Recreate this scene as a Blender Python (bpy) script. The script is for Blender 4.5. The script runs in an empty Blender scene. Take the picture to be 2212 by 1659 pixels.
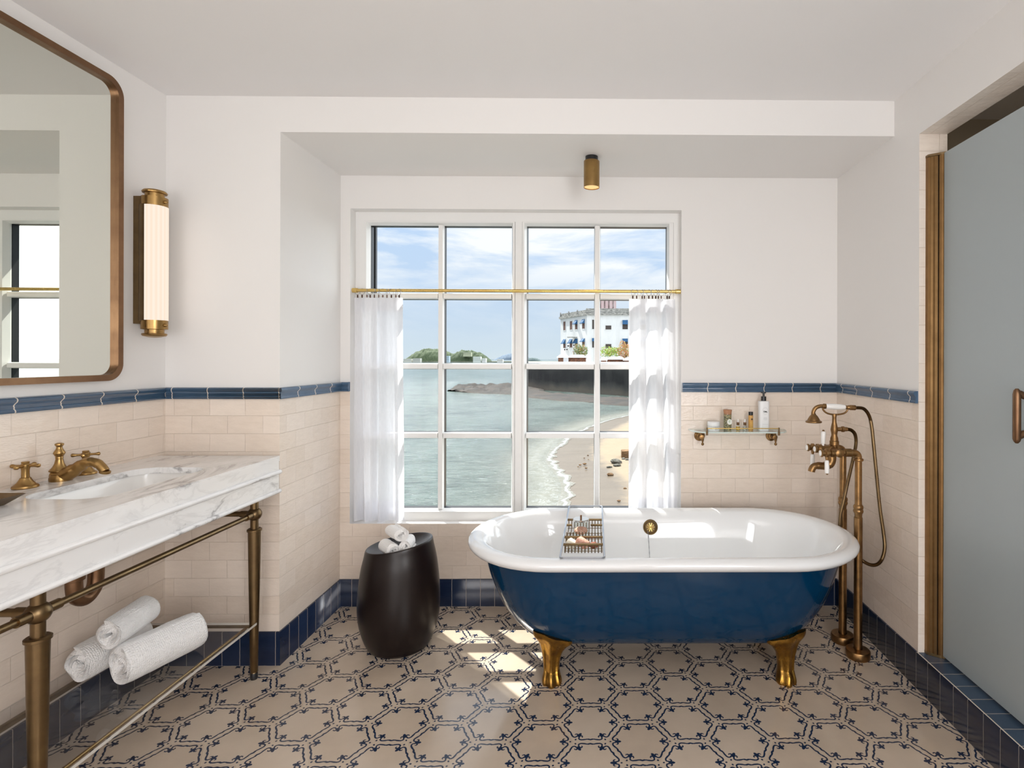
import bpy, bmesh, math, random
from math import pi, sin, cos, radians, sqrt, atan2
from mathutils import Vector, Matrix, noise as mnoise
random.seed(7)
S = bpy.context.scene
COL = S.collection
# ------------------------------------------------------------------ camera
H = 1.33
cam = bpy.data.cameras.new('camera'); camo = bpy.data.objects.new('camera', cam); COL.objects.link(camo)
cam.sensor_width = 36; cam.lens = 36*1175.99/2212
cam.shift_x = -(1297.86-1106)/2212; cam.shift_y = -(829.5-775.25)/2212
cam.clip_start = .02; cam.clip_end = 20000
camo.matrix_world = Matrix.Translation((0, 0, H)) @ Matrix.Rotation(-.0107, 4, 'Z') @ Matrix.Rotation(pi/2, 4, 'X') @ Matrix.Rotation(.0025, 4, 'Z')
S.camera = camo
S.view_settings.view_transform = 'Standard'; S.view_settings.look = 'None'
S.view_settings.gamma = 1; S.view_settings.use_curve_mapping = False
S.view_settings.exposure = 0.15
try:
    S.cycles.max_bounces = 10; S.cycles.diffuse_bounces = 6; S.cycles.transparent_max_bounces = 16
    S.cycles.sample_clamp_indirect = 6; S.cycles.use_denoising = True
except Exception: pass

# ------------------------------------------------------------------ node helper
class NT:
    def __init__(s, tree): s.t = tree; s.n = tree.nodes; s.l = tree.links; s.n.clear()
    def add(s, kind, **kw):
        nd = s.n.new(kind)
        for k, v in kw.items(): setattr(nd, k, v)
        return nd
    def put(s, sock, v):
        if v is None: return
        if isinstance(v, bpy.types.NodeSocket): s.l.new(v, sock)
        else:
            if hasattr(sock.default_value, '__len__') and not hasattr(v, '__len__'): v = [v]*len(sock.default_value)
            if hasattr(v, '__len__') and len(v) == 3 and len(sock.default_value) == 4: v = (*v, 1)
            sock.default_value = v
    def m(s, op, a, b=None, c=None, clamp=False):
        nd = s.add('ShaderNodeMath', operation=op, use_clamp=clamp)
        s.put(nd.inputs[0], a); s.put(nd.inputs[1], b)
        if c is not None: s.put(nd.inputs[2], c)
        return nd.outputs[0]
    def v(s, op, a, b=None, c=None, scale=None):
        nd = s.add('ShaderNodeVectorMath', operation=op)
        s.put(nd.inputs[0], a)
        if b is not None: s.put(nd.inputs[1], b)
        if c is not None: s.put(nd.inputs[2], c)
        if scale is not None: s.put(nd.inputs['Scale'], scale)
        return nd.outputs['Value'] if op in ('DOT_PRODUCT', 'LENGTH', 'DISTANCE') else nd.outputs[0]
    def mix(s, f, a, b, blend='MIX'):
        nd = s.add('ShaderNodeMix', data_type='RGBA', blend_type=blend)
        s.put(nd.inputs[0], f); s.put(nd.inputs[6], a); s.put(nd.inputs[7], b)
        return nd.outputs[2]
    def ramp(s, f, pts, interp='LINEAR'):
        nd = s.add('ShaderNodeValToRGB'); cr = nd.color_ramp; cr.interpolation = interp
        while len(cr.elements) < len(pts): cr.elements.new(.5)
        for e, (p, c) in zip(cr.elements, pts):
            e.position = p; e.color = (c, c, c, 1) if not hasattr(c, '__len__') else (*c, 1)[:4]
        s.put(nd.inputs[0], f); return nd.outputs[0]
    def noise(s, vec, scale, detail=3, rough=.5, dist=0):
        nd = s.add('ShaderNodeTexNoise'); s.put(nd.inputs['Vector'], vec)
        nd.inputs['Scale'].default_value = scale; nd.inputs['Detail'].default_value = detail
        nd.inputs['Roughness'].default_value = rough; nd.inputs['Distortion'].default_value = dist
        return nd.outputs[0]
    def sep(s, v): nd = s.add('ShaderNodeSeparateXYZ'); s.put(nd.inputs[0], v); return nd.outputs
    def comb(s, x=0., y=0., z=0.):
        nd = s.add('ShaderNodeCombineXYZ'); s.put(nd.inputs[0], x); s.put(nd.inputs[1], y); s.put(nd.inputs[2], z); return nd.outputs[0]
    def pos(s): return s.add('ShaderNodeNewGeometry').outputs['Position']
    def obj(s): return s.add('ShaderNodeTexCoord').outputs['Object']
    def bump(s, h, strength=.3, dist=.002):
        nd = s.add('ShaderNodeBump'); s.put(nd.inputs['Height'], h)
        nd.inputs['Strength'].default_value = strength; nd.inputs['Distance'].default_value = dist
        return nd.outputs[0]
    def pr(s, color, rough=.5, metal=0, normal=None, **kw):
        nd = s.add('ShaderNodeBsdfPrincipled')
        s.put(nd.inputs['Base Color'], color); s.put(nd.inputs['Roughness'], rough); s.put(nd.inputs['Metallic'], metal)
        if normal is not None: s.put(nd.inputs['Normal'], normal)
        for k, v in kw.items(): s.put(nd.inputs[k.replace('_', ' ')], v)
        return nd.outputs[0]
    def out(s, sh, world=False):
        nd = s.add('ShaderNodeOutputWorld' if world else 'ShaderNodeOutputMaterial'); s.l.new(sh, nd.inputs[0])
def mat(name):
    m = bpy.data.materials.new(name); m.use_nodes = True; return m, NT(m.node_tree)

# ------------------------------------------------------------------ world (pale sky with soft clouds, brighter overhead)
W = bpy.data.worlds.new('sky'); S.world = W; W.use_nodes = True
n = NT(W.node_tree)
d = n.v('NORMALIZE', n.add('ShaderNodeTexCoord').outputs['Generated'])
dx, dy, dz = n.sep(d)[:3]
grad = n.ramp(dz, [(0, (.70, .80, .88)), (.06, (.62, .74, .89)), (.14, (.56, .70, .91)), (.3, (.50, .66, .92)), (1, (.42, .6, .95))])
cl = n.noise(n.v('MULTIPLY', d, (1.0, 1.0, 4.5)), 4.2, 8, .58, .35)
cf = n.ramp(cl, [(.40, 0), (.58, 1)])
lowm = n.ramp(dz, [(.03, .06), (.10, .35), (.17, 1)])
cf = n.m('MULTIPLY', cf, lowm)
cf2 = n.m('MAXIMUM', cf, n.ramp(dz, [(.22, 0), (.6, .75)]))
skyc = n.mix(cf2, grad, (.96, .97, 1.0))
upb = n.ramp(dz, [(.0, .90), (.22, .98), (.5, 1.0)])
upg = n.m('ADD', upb, n.m('MULTIPLY', n.m('SMOOTH_MAX' if 0 else 'MAXIMUM', n.m('SUBTRACT', dz, .24), 0.), 2.2))
east = n.ramp(dx, [(.30, 0), (.62, 1)]); skyc = n.mix(n.m('MULTIPLY', east, .8), skyc, (.96, .98, 1.0)); upg = n.m('ADD', upg, n.m('MULTIPLY', east, 2.6))
bg = n.add('ShaderNodeBackground'); n.put(bg.inputs[0], skyc); n.put(bg.inputs[1], upg)
n.out(bg.outputs[0], True)

# ------------------------------------------------------------------ sun and added indoor lights
sun = bpy.data.lights.new('sun', 'SUN'); sun.energy = 8.0; sun.angle = radians(.55); sun.color = (1, .965, .9)
suno = bpy.data.objects.new('sun', sun); COL.objects.link(suno)
SD = Vector((.67, -.74, -1.25)).normalized()
suno.rotation_euler = SD.to_track_quat('-Z', 'Y').to_euler(); suno.location = (-4, 6, 8)
def area(name, loc, size, power, color, target):
    l = bpy.data.lights.new(name, 'AREA'); l.shape = 'RECTANGLE'; l.size, l.size_y = size; l.energy = power; l.color = color
    o = bpy.data.objects.new(name, l); COL.objects.link(o); o.location = loc
    o.rotation_euler = (Vector(target)-Vector(loc)).to_track_quat('-Z', 'Y').to_euler()
area('ceiling_fill_light', (.3, -1.0, 2.44), (2.4, 1.7), 12, (1, .96, .94), (.3, -.9999, 0))  # unseen area light added behind the camera to brighten the room
area('rear_fill_light', (-.6, -1.95, .9), (2.0, 1.3), 33, (1, .975, .98), (.5, 1.6, 2.7))  # added fill aimed up from the rear wall, no doorway there
area('right_side_light', (1.28, -.75, 1.5), (1.9, 1.5), 74, (.96, .98, 1), (-1.5, 1.5, 2.2))  # unseen light added at the right to brighten faces turned to it, no window built

area('shower_fill_light', (2.1, 1.4, 2.43), (.3, .3), 3.5, (1, .85, .68), (2.1, 1.4001, 0))  # added fill so the shower room above the door is not black
# ------------------------------------------------------------------ materials
def simple(name, c, r=.5, metal=0, **kw):
    m, n = mat(name); n.out(n.pr(c, r, metal, **kw)); return m
def paint(name, c):
    m, n = mat(name); p = n.pos()
    h = n.noise(p, 260, 3); n.out(n.pr(n.mix(n.noise(p, 1.3, 3), [x*.975 for x in c], c), .62, 0, n.bump(h, .12, .0006))); return m
M_paint = paint('white_paint', (.80, .785, .77))
M_ceil = paint('ceiling_paint', (.82, .81, .81))
M_frame = simple('window_paint', (.80, .80, .79), .3)
M_black = simple('black_gasket', (.016, .016, .018), .4)
M_plain = simple('plain_wall', (.42, .36, .27), .6)

def tile_mat(name, axis, off, zoff=-.0152, c1=(.74, .635, .54), c2=(.80, .705, .62), wd=.1525, rh=.0782, mort=(.71, .61, .52), rough=.09, offset=.5, bs=.75):
    m, n = mat(name); p = n.pos(); x, y, z = n.sep(p)[:3]
    u = n.m('SUBTRACT', x if axis == 'x' else y, off); w = n.m('SUBTRACT', z if zoff is not None else y, zoff or 0)
    vec = n.comb(u, w, 0)
    wob = n.noise(p, 30, 2)
    vec2 = n.v('ADD', vec, n.comb(n.m('MULTIPLY', n.m('SUBTRACT', wob, .5), .0022), n.m('MULTIPLY', n.m('SUBTRACT', n.noise(p, 23, 2), .5), .0022), 0))
    b = n.add('ShaderNodeTexBrick'); b.offset = offset; b.offset_frequency = 2; b.squash = 1
    n.put(b.inputs['Vector'], vec2); n.put(b.inputs['Color1'], c1); n.put(b.inputs['Color2'], c2); n.put(b.inputs['Mortar'], mort)
    b.inputs['Scale'].default_value = 1; b.inputs['Mortar Size'].default_value = .0013; b.inputs['Mortar Smooth'].default_value = .6
    b.inputs['Brick Width'].default_value = wd; b.inputs['Row Height'].default_value = rh; b.inputs['Bias'].default_value = -.1
    st = n.noise(n.v('MULTIPLY', p, (1, 1, 4)), 18, 5, .6)
    col = n.mix(n.ramp(st, [(.3, 0), (.75, .4)]), b.outputs[0], [min(1, c*1.12) for c in c2])
    hh = n.m('ADD', n.m('MULTIPLY', n.noise(p, 16, 2), .9), n.m('MULTIPLY', n.noise(n.v('MULTIPLY', p, (1, 1, 3)), 75, 3), .35))
    h = n.m('SUBTRACT', hh, n.m('MULTIPLY', b.outputs[1], .55))
    n.out(n.pr(col, n.m('ADD', n.m('MULTIPLY', b.outputs[1], .5), rough), 0, n.bump(h, bs, .0035))); return m
T_A = tile_mat('cream_tile_a', 'x', -1.43875)
T_C = tile_mat('cream_tile_c', 'x', .68355, -.0176)
T_L = tile_mat('cream_tile_l', 'y', 2.211-.07625)
T_B = tile_mat('cream_tile_b', 'y', 2.502-.07625, c1=(.74, .635, .54), c2=(.80, .705, .62))
T_R = tile_mat('cream_tile_r', 'y', 2.541-.07625)
T_J = tile_mat('jamb_tile', 'x', 1.311-.07, c1=(.78, .70, .62), c2=(.82, .75, .68), offset=0)
T_S = tile_mat('soffit_tile', 'x', 1.2, None, c1=(.80, .73, .66), c2=(.84, .78, .71), offset=0, bs=.8)
BL1, BL2 = (.010, .018, .045), (.018, .033, .075)
def blue(name, axis, off, **kw):
    return tile_mat(name, axis, off, 0, c1=BL1, c2=BL2, wd=.0763, rh=.3, mort=(.55, .47, .38), offset=0, bs=.12, rough=.16, **kw)
B_A = blue('blue_tile_a', 'x', -1.530); B_C = blue('blue_tile_c', 'x', -.688); B_L = blue('blue_tile_l', 'y', 2.21); B_R = blue('blue_tile_r', 'y', 2.19)
def trim_mat(name, axis, off):
    m, n = mat(name); p = n.pos(); x, y, z = n.sep(p)[:3]
    u = n.m('SUBTRACT', x if axis == 'x' else y, off)
    fr = n.m('ABSOLUTE', n.m('WRAP', n.m('ADD', u, n.m('MULTIPLY', n.m('SINE', n.m('MULTIPLY', z, 130.)), .0018)), .07625, -.07625))
    j = n.m('LESS_THAN', fr, .0021)
    col = n.mix(n.noise(n.v('MULTIPLY', p, (2, 2, 12)), 12, 3), (.042, .088, .155), (.072, .135, .225))
    n.out(n.pr(n.mix(j, col, (.72, .66, .58)), n.m('ADD', .1, n.m('MULTIPLY', j, .5)), 0, n.bump(n.m('SUBTRACT', 1., j), .5, .002))); return m
R_A = trim_mat('trim_glaze_a', 'x', -1.515); R_C = trim_mat('trim_glaze_c', 'x', .6073); R_L = trim_mat('trim_glaze_l', 'y', 2.211)
R_B = trim_mat('trim_glaze_b', 'y', 2.502); R_R = trim_mat('trim_glaze_r', 'y', 2.541)

def floor_mat():
    m, n = mat('patterned_cement_tile'); p = n.pos()
    A = .1; r = (2*sqrt(3)*A, 2*A, 1)      # lattice period: 3a x sqrt3 a
    P = n.v('MULTIPLY', n.v('SUBTRACT', p, (-.0167+.004, 2.192, 0)), (1, 1, 0))
    hx, hy = r[0]/2, r[1]/2
    def wrapv(q):
        return n.v('WRAP', q, (hx, hy, 1), (-hx, -hy, -1))
    q1 = wrapv(P); q2 = wrapv(n.v('SUBTRACT', P, (hx, hy, 0)))
    sel = n.m('LESS_THAN', n.v('LENGTH', q1), n.v('LENGTH', q2))
    mx = n.add('ShaderNodeMix', data_type='VECTOR'); n.put(mx.inputs[0], sel); n.put(mx.inputs[4], q2); n.put(mx.inputs[5], q1)
    q = mx.outputs[1]; cen = n.v('SUBTRACT', P, q)
    q = n.v('MULTIPLY', n.v('ABSOLUTE', q), (1, 1, 0))
    k = n.m('MAXIMUM', n.v('DOT_PRODUCT', q, (-.5, sqrt(3)/2, 0)), 0.)
    q = n.v('SUBTRACT', q, n.v('SCALE', (-1.0, sqrt(3), 0), scale=k))
    q = n.v('ABSOLUTE', q)
    wn = n.noise(p, 55, 2)
    q = n.v('ADD', q, n.comb(n.m('MULTIPLY', n.m('SUBTRACT', wn, .5), .0016), n.m('MULTIPLY', n.m('SUBTRACT', n.noise(n.v('ADD', p, (3, 1, 0)), 55, 2), .5), .0016), 0))
    def seg(a, b, ra):
        a = Vector((*a, 0)); b = Vector((*b, 0)); ba = b-a; L2 = ba.length_squared
        pa = n.v('SUBTRACT', q, tuple(a))
        h = n.m('MULTIPLY', n.v('DOT_PRODUCT', pa, tuple(ba)), 1/L2, clamp=True)
        dd = n.v('LENGTH', n.v('SUBTRACT', pa, n.v('SCALE', tuple(ba), scale=h)))
        return n.m('SUBTRACT', dd, ra)
    line = [(.0782, .0452), (.0797, .0379), (.0828, .0326), (.0870, .0283), (.0914, .0227), (.0948, .0178), (.0958, .0120), (.0939, .0074), (.0897, .0054), (.0835, .0040)]
    ws = [.0033, .0026, .0027, .0031, .0029, .0028, .0027, .0025, .0027]
    ds = [seg(line[i], line[i+1], ws[i]) for i in range(len(ws))]
    ds.append(seg((.0800, .003), (.0772, .0100), .0029)); ds.append(seg((.0772, .0100), (.0795, .0140), .0022)); ds.append(seg((.0795, .0140), (.0832, .0140), .0016))
    ds.append(seg((.0825, 0), (.0735, 0), .0056)); ds.append(seg((.0735, 0), (.0695, 0), .0036))
    ds.append(seg((.1026, 0), (.1040, 0), .0031))
    dmin = ds[0]
    for t in ds[1:]: dmin = n.m('MINIMUM', dmin, t)
    mask = n.ramp(n.m('MULTIPLY_ADD', dmin, 900., .5), [(0.1, 1), (.9, 0)])
    edge = n.v('DOT_PRODUCT', q, (sqrt(3)/2, .5, 0))
    joint = n.m('GREATER_THAN', edge, A-.0009)
    wnz = n.add('ShaderNodeTexWhiteNoise'); n.put(wnz.inputs['Vector'], n.v('SNAP', n.v('ADD', cen, (.01, .01, 0)), (.02, .02, 1)))
    base = n.mix(wnz.outputs[0], (.50, .405, .315), (.56, .465, .37))
    mott = n.ramp(n.noise(p, 7, 5, .6), [(.3, .93), (.7, 1.05)])
    base = n.mix(1., base, mott, 'MULTIPLY')
    navy = n.mix(n.noise(p, 90, 3), (.008, .016, .042), (.016, .030, .07))
    c = n.mix(joint, base, (.50, .41, .31)); c = n.mix(mask, c, navy)
    rgh = n.m('ADD', .05, n.m('MULTIPLY', n.noise(p, 6, 4), .2))
    rgh = n.m('ADD', rgh, n.m('MULTIPLY', joint, .4))
    h = n.m('SUBTRACT', n.noise(p, 5, 2), n.m('MULTIPLY', joint, .25))
    n.out(n.pr(c, rgh, 0, n.bump(h, .16, .004), Specular_IOR_Level=.42)); return m
M_floor = floor_mat()

def brass(name, c, c2, rough=.28, sc=14):
    m, n = mat(name); p = n.obj(); f = n.ramp(n.noise(p, sc, 4, .6), [(.35, 0), (.7, 1)])
    n.out(n.pr(n.mix(f, c, c2), n.m('ADD', rough, n.m('MULTIPLY', f, .08)), 1, n.bump(n.noise(p, 120, 2), .03, .001))); return m
M_brass = brass('aged_brass', (.42, .265, .10), (.31, .19, .075), .27)
M_bronze = brass('dark_bronze', (.22, .15, .075), (.16, .105, .055), .33)
M_gold = brass('gold_claw', (.50, .27, .05), (.19, .10, .03), .25, 22)
M_rod = brass('bright_brass', (.78, .56, .20), (.66, .45, .15), .25)
M_copper = brass('brushed_copper_bronze', (.235, .135, .075), (.19, .105, .06), .36)
M_shower = brass('antique_copper_brass', (.36, .205, .085), (.19, .11, .048), .3, 20)
M_door = brass('bronze_door_profile', (.27, .155, .065), (.21, .12, .05), .38)
M_steel = simple('steel', (.42, .44, .48), .3, 1)
M_enamel = simple('white_enamel', (.80, .81, .82), .07, 0, Coat_Weight=.4, Coat_Roughness=.04)
M_porc = simple('white_porcelain', (.85, .84, .82), .1)
M_navy = simple('blue_enamel', (.001, .032, .085), .05, 0, Specular_IOR_Level=.42)
M_blackp = simple('black_plastic', (.012, .012, .013), .3)
M_whitep = simple('white_plastic', (.82, .83, .84), .35)
def towel_mat(name, sc, st, c=(.90, .89, .88)):
    m, n = mat(name); p = n.obj(); v = n.add('ShaderNodeTexVoronoi'); v.inputs['Scale'].default_value = sc; n.put(v.inputs['Vector'], p); v.inputs['Randomness'].default_value = .35
    h = n.m('ADD', n.m('MULTIPLY', v.outputs[0], -1.), n.m('MULTIPLY', n.noise(p, sc*3, 3), .4))
    n.out(n.pr(c, .95, 0, n.bump(h, st, .006), Sheen_Weight=.3)); return m
M_towel = towel_mat('white_waffle_towel', 165, .7)
M_cloth = towel_mat('white_washcloth', 260, .45)
def marble():
    m, n = mat('veined_marble'); p = n.pos()
    w = n.v('ADD', p, n.v('SCALE', n.v('SUBTRACT', n.add_noise_col(p, 2.2), (.5, .5, .5)), scale=.5)) if 0 else p
    rot = n.add('ShaderNodeMapping'); n.put(rot.inputs['Vector'], p); rot.inputs['Rotation'].default_value = (.75, .25, .35); rot.inputs['Scale'].default_value = (1, .35, 1)
    a = n.m('ABSOLUTE', n.m('SUBTRACT', n.noise(rot.outputs[0], 4.2, 7, .62, .9), .5))
    v1 = n.ramp(a, [(0, 1), (.012, .55), (.045, 0)])
    b = n.m('ABSOLUTE', n.m('SUBTRACT', n.noise(rot.outputs[0], 9, 6, .6, .5), .52))
    v2 = n.ramp(b, [(0, .5), (.03, 0)])
    gate = n.ramp(n.noise(p, 3.1, 2), [(.42, 0), (.62, 1)])
    big = n.ramp(n.noise(rot.outputs[0], 2.4, 5, .6, .4), [(.45, 0), (.75, .55)])
    f = n.m('MAXIMUM', n.m('MULTIPLY', v1, gate), n.m('MULTIPLY', v2, .35))
    c = n.mix(big, (.83, .825, .82), (.70, .69, .685)); c = n.mix(f, c, (.34, .33, .33))
    n.out(n.pr(c, .12)); return m
M_marble = marble()
def thin_glass(name, tint=(1, 1, 1), refl=1.0, rough=0.0):
    m, n = mat(name); t = n.add('ShaderNodeBsdfTransparent'); n.put(t.inputs[0], tint)
    g = n.add('ShaderNodeBsdfGlossy'); g.inputs['Roughness'].default_value = rough
    fr = n.add('ShaderNodeFresnel'); fr.inputs[0].default_value = 1.45
    mx = n.add('ShaderNodeMixShader'); n.put(mx.inputs[0], n.m('MULTIPLY', n.m('MULTIPLY', fr.outputs[0], refl), n.m('SUBTRACT', 1., n.add('ShaderNodeNewGeometry').outputs['Backfacing']))); n.l.new(t.outputs[0], mx.inputs[1]); n.l.new(g.outputs[0], mx.inputs[2])
    n.out(mx.outputs[0]); return m
M_glass = thin_glass('window_glass', (.97, .985, .98), .05)
M_acryl = thin_glass('clear_acrylic', (.93, .94, .95), 1.0, .02)
M_acrylE = simple('acrylic_edge', (.62, .58, .52), .2)
M_clear = thin_glass('clear_glass', (.95, .97, .96), 1.0)
M_shelfg = thin_glass('shelf_glass', (.86, .93, .92), 1.4)
M_shelfe = simple('shelf_glass_edge', (.62, .72, .69), .1)
def frosted():
    m, n = mat('frosted_glass'); a = n.add('ShaderNodeBsdfTranslucent'); n.put(a.inputs[0], (.45, .52, .55))
    d_ = n.add('ShaderNodeBsdfDiffuse'); n.put(d_.inputs[0], (.46, .51, .52))
    mx = n.add('ShaderNodeMixShader'); mx.inputs[0].default_value = .75; n.l.new(a.outputs[0], mx.inputs[1]); n.l.new(d_.outputs[0], mx.inputs[2])
    g = n.add('ShaderNodeBsdfGlossy'); g.inputs['Roughness'].default_value = .38; n.put(g.inputs[0], (.9, .95, 1))
    m2 = n.add('ShaderNodeMixShader'); m2.inputs[0].default_value = .10; n.l.new(mx.outputs[0], m2.inputs[1]); n.l.new(g.outputs[0], m2.inputs[2]); n.out(m2.outputs[0]); return m
M_frost = frosted()
def sheer(name, tr):
    m, n = mat(name); p = n.obj()
    wv = n.m('MULTIPLY', n.noise(n.v('MULTIPLY', p, (1, 1, .15)), 180, 2), .12)
    t = n.add('ShaderNodeBsdfTransparent'); dd = n.add('ShaderNodeBsdfDiffuse'); n.put(dd.inputs[0], (.95, .95, .965))
    tl = n.add('ShaderNodeBsdfTranslucent'); n.put(tl.inputs[0], (.84, .845, .88))
    a = n.add('ShaderNodeMixShader'); a.inputs[0].default_value = .5; n.l.new(dd.outputs[0], a.inputs[1]); n.l.new(tl.outputs[0], a.inputs[2])
    b = n.add('ShaderNodeMixShader'); n.put(b.inputs[0], n.m('ADD', 1-tr-.06, wv)); n.l.new(t.outputs[0], b.inputs[1]); n.l.new(a.outputs[0], b.inputs[2])
    n.out(b.outputs[0]); return m
M_sheer = sheer('sheer_white_curtain', .13)
def emit(name, c, s):
    m, n = mat(name); e = n.add('ShaderNodeEmission'); n.put(e.inputs[0], c); e.inputs[1].default_value = s; n.out(e.outputs[0]); return m
def lampglass():
    m, n = mat('lit_ribbed_glass'); e = n.add('ShaderNodeEmission'); x, y, z = n.sep(n.obj())[:3]
    ang = n.m('ARCTAN2', y, x); rb = n.m('MULTIPLY', n.m('ADD', n.m('SINE', n.m('MULTIPLY', ang, 18.)), 1.), .5)
    n.put(e.inputs[0], n.mix(rb, (1, .80, .64), (1, .87, .74))); e.inputs[1].default_value = .92
    n.out(e.outputs[0]); return m
M_lamp = lampglass()
M_mirror = simple('mirror_silver', (.70, .715, .66), .003, 1)

# ------------------------------------------------------------------ geometry helpers
class MB:
    """collects shapes and links them as one mesh object"""
    def __init__(s): s.v = []; s.f = []; s.mi = []
    def add(s, vs, fs, mi=0):
        o = len(s.v); s.v += [tuple(v) for v in vs]; s.f += [tuple(o+i for i in f) for f in fs]
        s.mi += (list(mi) if hasattr(mi, '__len__') else [mi]*len(fs)); return s
    def box(s, a, b, mi=0, M=None):
        x0, y0, z0 = a; x1, y1, z1 = b
        vs = [(x0, y0, z0), (x1, y0, z0), (x1, y1, z0), (x0, y1, z0), (x0, y0, z1), (x1, y0, z1), (x1, y1, z1), (x0, y1, z1)]
        if M is not None: vs = [tuple(M @ Vector(v)) for v in vs]
        # order: bottom, top, -y, +x, +y, -x
        return s.add(vs, [(0, 3, 2, 1), (4, 5, 6, 7), (0, 1, 5, 4), (1, 2, 6, 5), (2, 3, 7, 6), (3, 0, 4, 7)], mi)
    def bbox(s, a, b, r=.004, mi=0, M=None, seg=2):
        bm = bmesh.new(); bmesh.ops.create_cube(bm, size=1)
        for v in bm.verts: v.co = Vector([(a[i]+b[i])/2 + v.co[i]*(b[i]-a[i]) for i in range(3)])
        bmesh.ops.bevel(bm, geom=bm.edges[:], offset=r, segments=seg, profile=.5, affect='EDGES')
        return s.frombm(bm, mi, M)
    def frombm(s, bm, mi=0, M=None):
        bm.verts.index_update()
        vs = [(M @ v.co if M is not None else v.co.copy()) for v in bm.verts]
        s.add(vs, [[v.index for v in f.verts] for f in bm.faces], mi); bm.free(); return s
    def lathe(s, prof, c=(0, 0, 0), axis='z', seg=32, mi=0, M=None, cap=True, sx=1, sy=1):
        """prof: (r, h) pairs along the axis"""
        vs = []; fs = []; N = len(prof)
        for r, h in prof:
            for k in range(seg):
                a = 2*pi*k/seg; u, w = r*cos(a)*sx, r*sin(a)*sy
                p = {'z': (u, w, h), 'x': (h, u, w), 'y': (w, h, u)}[axis]
                p = Vector(p)
                if M is not None: p = M @ p
                vs.append(p+Vector(c))
        for i in range(N-1):
            for k in range(seg):
                k2 = (k+1) % seg; fs.append((i*seg+k, i*seg+k2, (i+1)*seg+k2, (i+1)*seg+k))
        if cap:
            if prof[0][0] > 1e-6: fs.append(tuple(range(seg))[::-1])
            if prof[-1][0] > 1e-6: fs.append(tuple((N-1)*seg+k for k in range(seg)))
        return s.add(vs, fs, mi)
    def tube(s, pts, r, seg=12, closed=False, mi=0, cap=True, flat=None):
        pts = [Vector(p) for p in pts]; N = len(pts); rs = r if hasattr(r, '__len__') else [r]*N
        tang = []
        for i in range(N):
            a = pts[i-1] if (i > 0 or closed) else pts[i]; b = pts[(i+1) % N] if (i < N-1 or closed) else pts[i]
            tang.append((b-a).normalized())
        up = Vector((0, 0, 1)) if abs(tang[0].z) < .9 else Vector((1, 0, 0))
        nrm = (up - tang[0]*up.dot(tang[0])).normalized(); vs = []
        for i in range(N):
            t = tang[i]; nrm = (nrm - t*nrm.dot(t))
            nrm = nrm.normalized() if nrm.length > 1e-6 else t.orthogonal().normalized(); bi = t.cross(nrm)
            for k in range(seg):
                a = 2*pi*k/seg; fl = flat if flat else 1
                vs.append(pts[i] + (nrm*cos(a)*fl + bi*sin(a))*rs[i])
        fs = []
        for i in range(N if closed else N-1):
            j = (i+1) % N
            for k in range(seg):
                k2 = (k+1) % seg; fs.append((i*seg+k, i*seg+k2, j*seg+k2, j*seg+k))
        if not closed and cap:
            fs.append(tuple(range(seg))[::-1]); fs.append(tuple((N-1)*seg+k for k in range(seg)))
        return s.add(vs, fs, mi)
    def cyl(s, a, b, r, seg=20, mi=0): return s.tube([a, b], r, seg, mi=mi)
    def sphere(s, c, r, seg=20, rings=12, mi=0, sc=(1, 1, 1)):
        vs = []; fs = []
        for i in range(rings+1):
            t = pi*i/rings
            for k in range(seg):
                a = 2*pi*k/seg; vs.append((c[0]+r*sc[0]*sin(t)*cos(a), c[1]+r*sc[1]*sin(t)*sin(a), c[2]-r*sc[2]*cos(t)))
        for i in range(rings):
            for k in range(seg): k2 = (k+1) % seg; fs.append((i*seg+k, i*seg+k2, (i+1)*seg+k2, (i+1)*seg+k))
        return s.add(vs, fs, mi)
    def prism(s, poly, h0, h1, axis='z', mi=0, M=None):
        """poly of 2D points extruded along axis"""
        def P(u, w, h): 
            p = Vector({'z': (u, w, h), 'x': (h, u, w), 'y': (u, h, w)}[axis]); return M @ p if M is not None else p
        N = len(poly); vs = [P(u, w, h0) for u, w in poly]+[P(u, w, h1) for u, w in poly]
        fs = [(i, (i+1) % N, N+(i+1) % N, N+i) for i in range(N)] + [tuple(range(N))[::-1], tuple(range(N, 2*N))]
        return s.add(vs, fs, mi)
    def grid(s, fn, nu, nv, mi=0, closed=False):
        vs = [fn(i/nu if not closed else i/nu, j/nv) for j in range(nv+1) for i in range(nu+(0 if closed else 1))]
        w = nu if closed else nu+1; fs = []
        for j in range(nv):
            for i in range(nu):
                i2 = (i+1) % w; fs.append((j*w+i, j*w+i2, (j+1)*w+i2, (j+1)*w+i))
        return s.add(vs, fs, mi)
    def build(s, name, mats, parent=None, origin=None, smooth=35, **props):
        me = bpy.data.meshes.new(name)
        base = Vector(origin if origin is not None else (ROOT.get(parent.name, (0, 0, 0)) if parent else (0, 0, 0)))
        me.from_pydata([tuple(Vector(v)-base) for v in s.v], [], s.f)
        ms = mats if isinstance(mats, (list, tuple)) else [mats]
        for m_ in ms: me.materials.append(m_)
        me.polygons.foreach_set('material_index', s.mi)
        bm = bmesh.new(); bm.from_mesh(me); bmesh.ops.remove_doubles(bm, verts=bm.verts, dist=1e-6); bmesh.ops.recalc_face_normals(bm, faces=bm.faces); bm.to_mesh(me); bm.free()
        if smooth:
            me.polygons.foreach_set('use_smooth', [True]*len(me.polygons)); me.set_sharp_from_angle(angle=radians(smooth))
        me.update(); o = bpy.data.objects.new(name, me); COL.objects.link(o)
        if parent is None: o.location = base
        else: o.parent = parent
        ROOT[o.name] = tuple(base)
        for k, v in props.items(): o[k] = v
        return o
ROOT = {}
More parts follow.
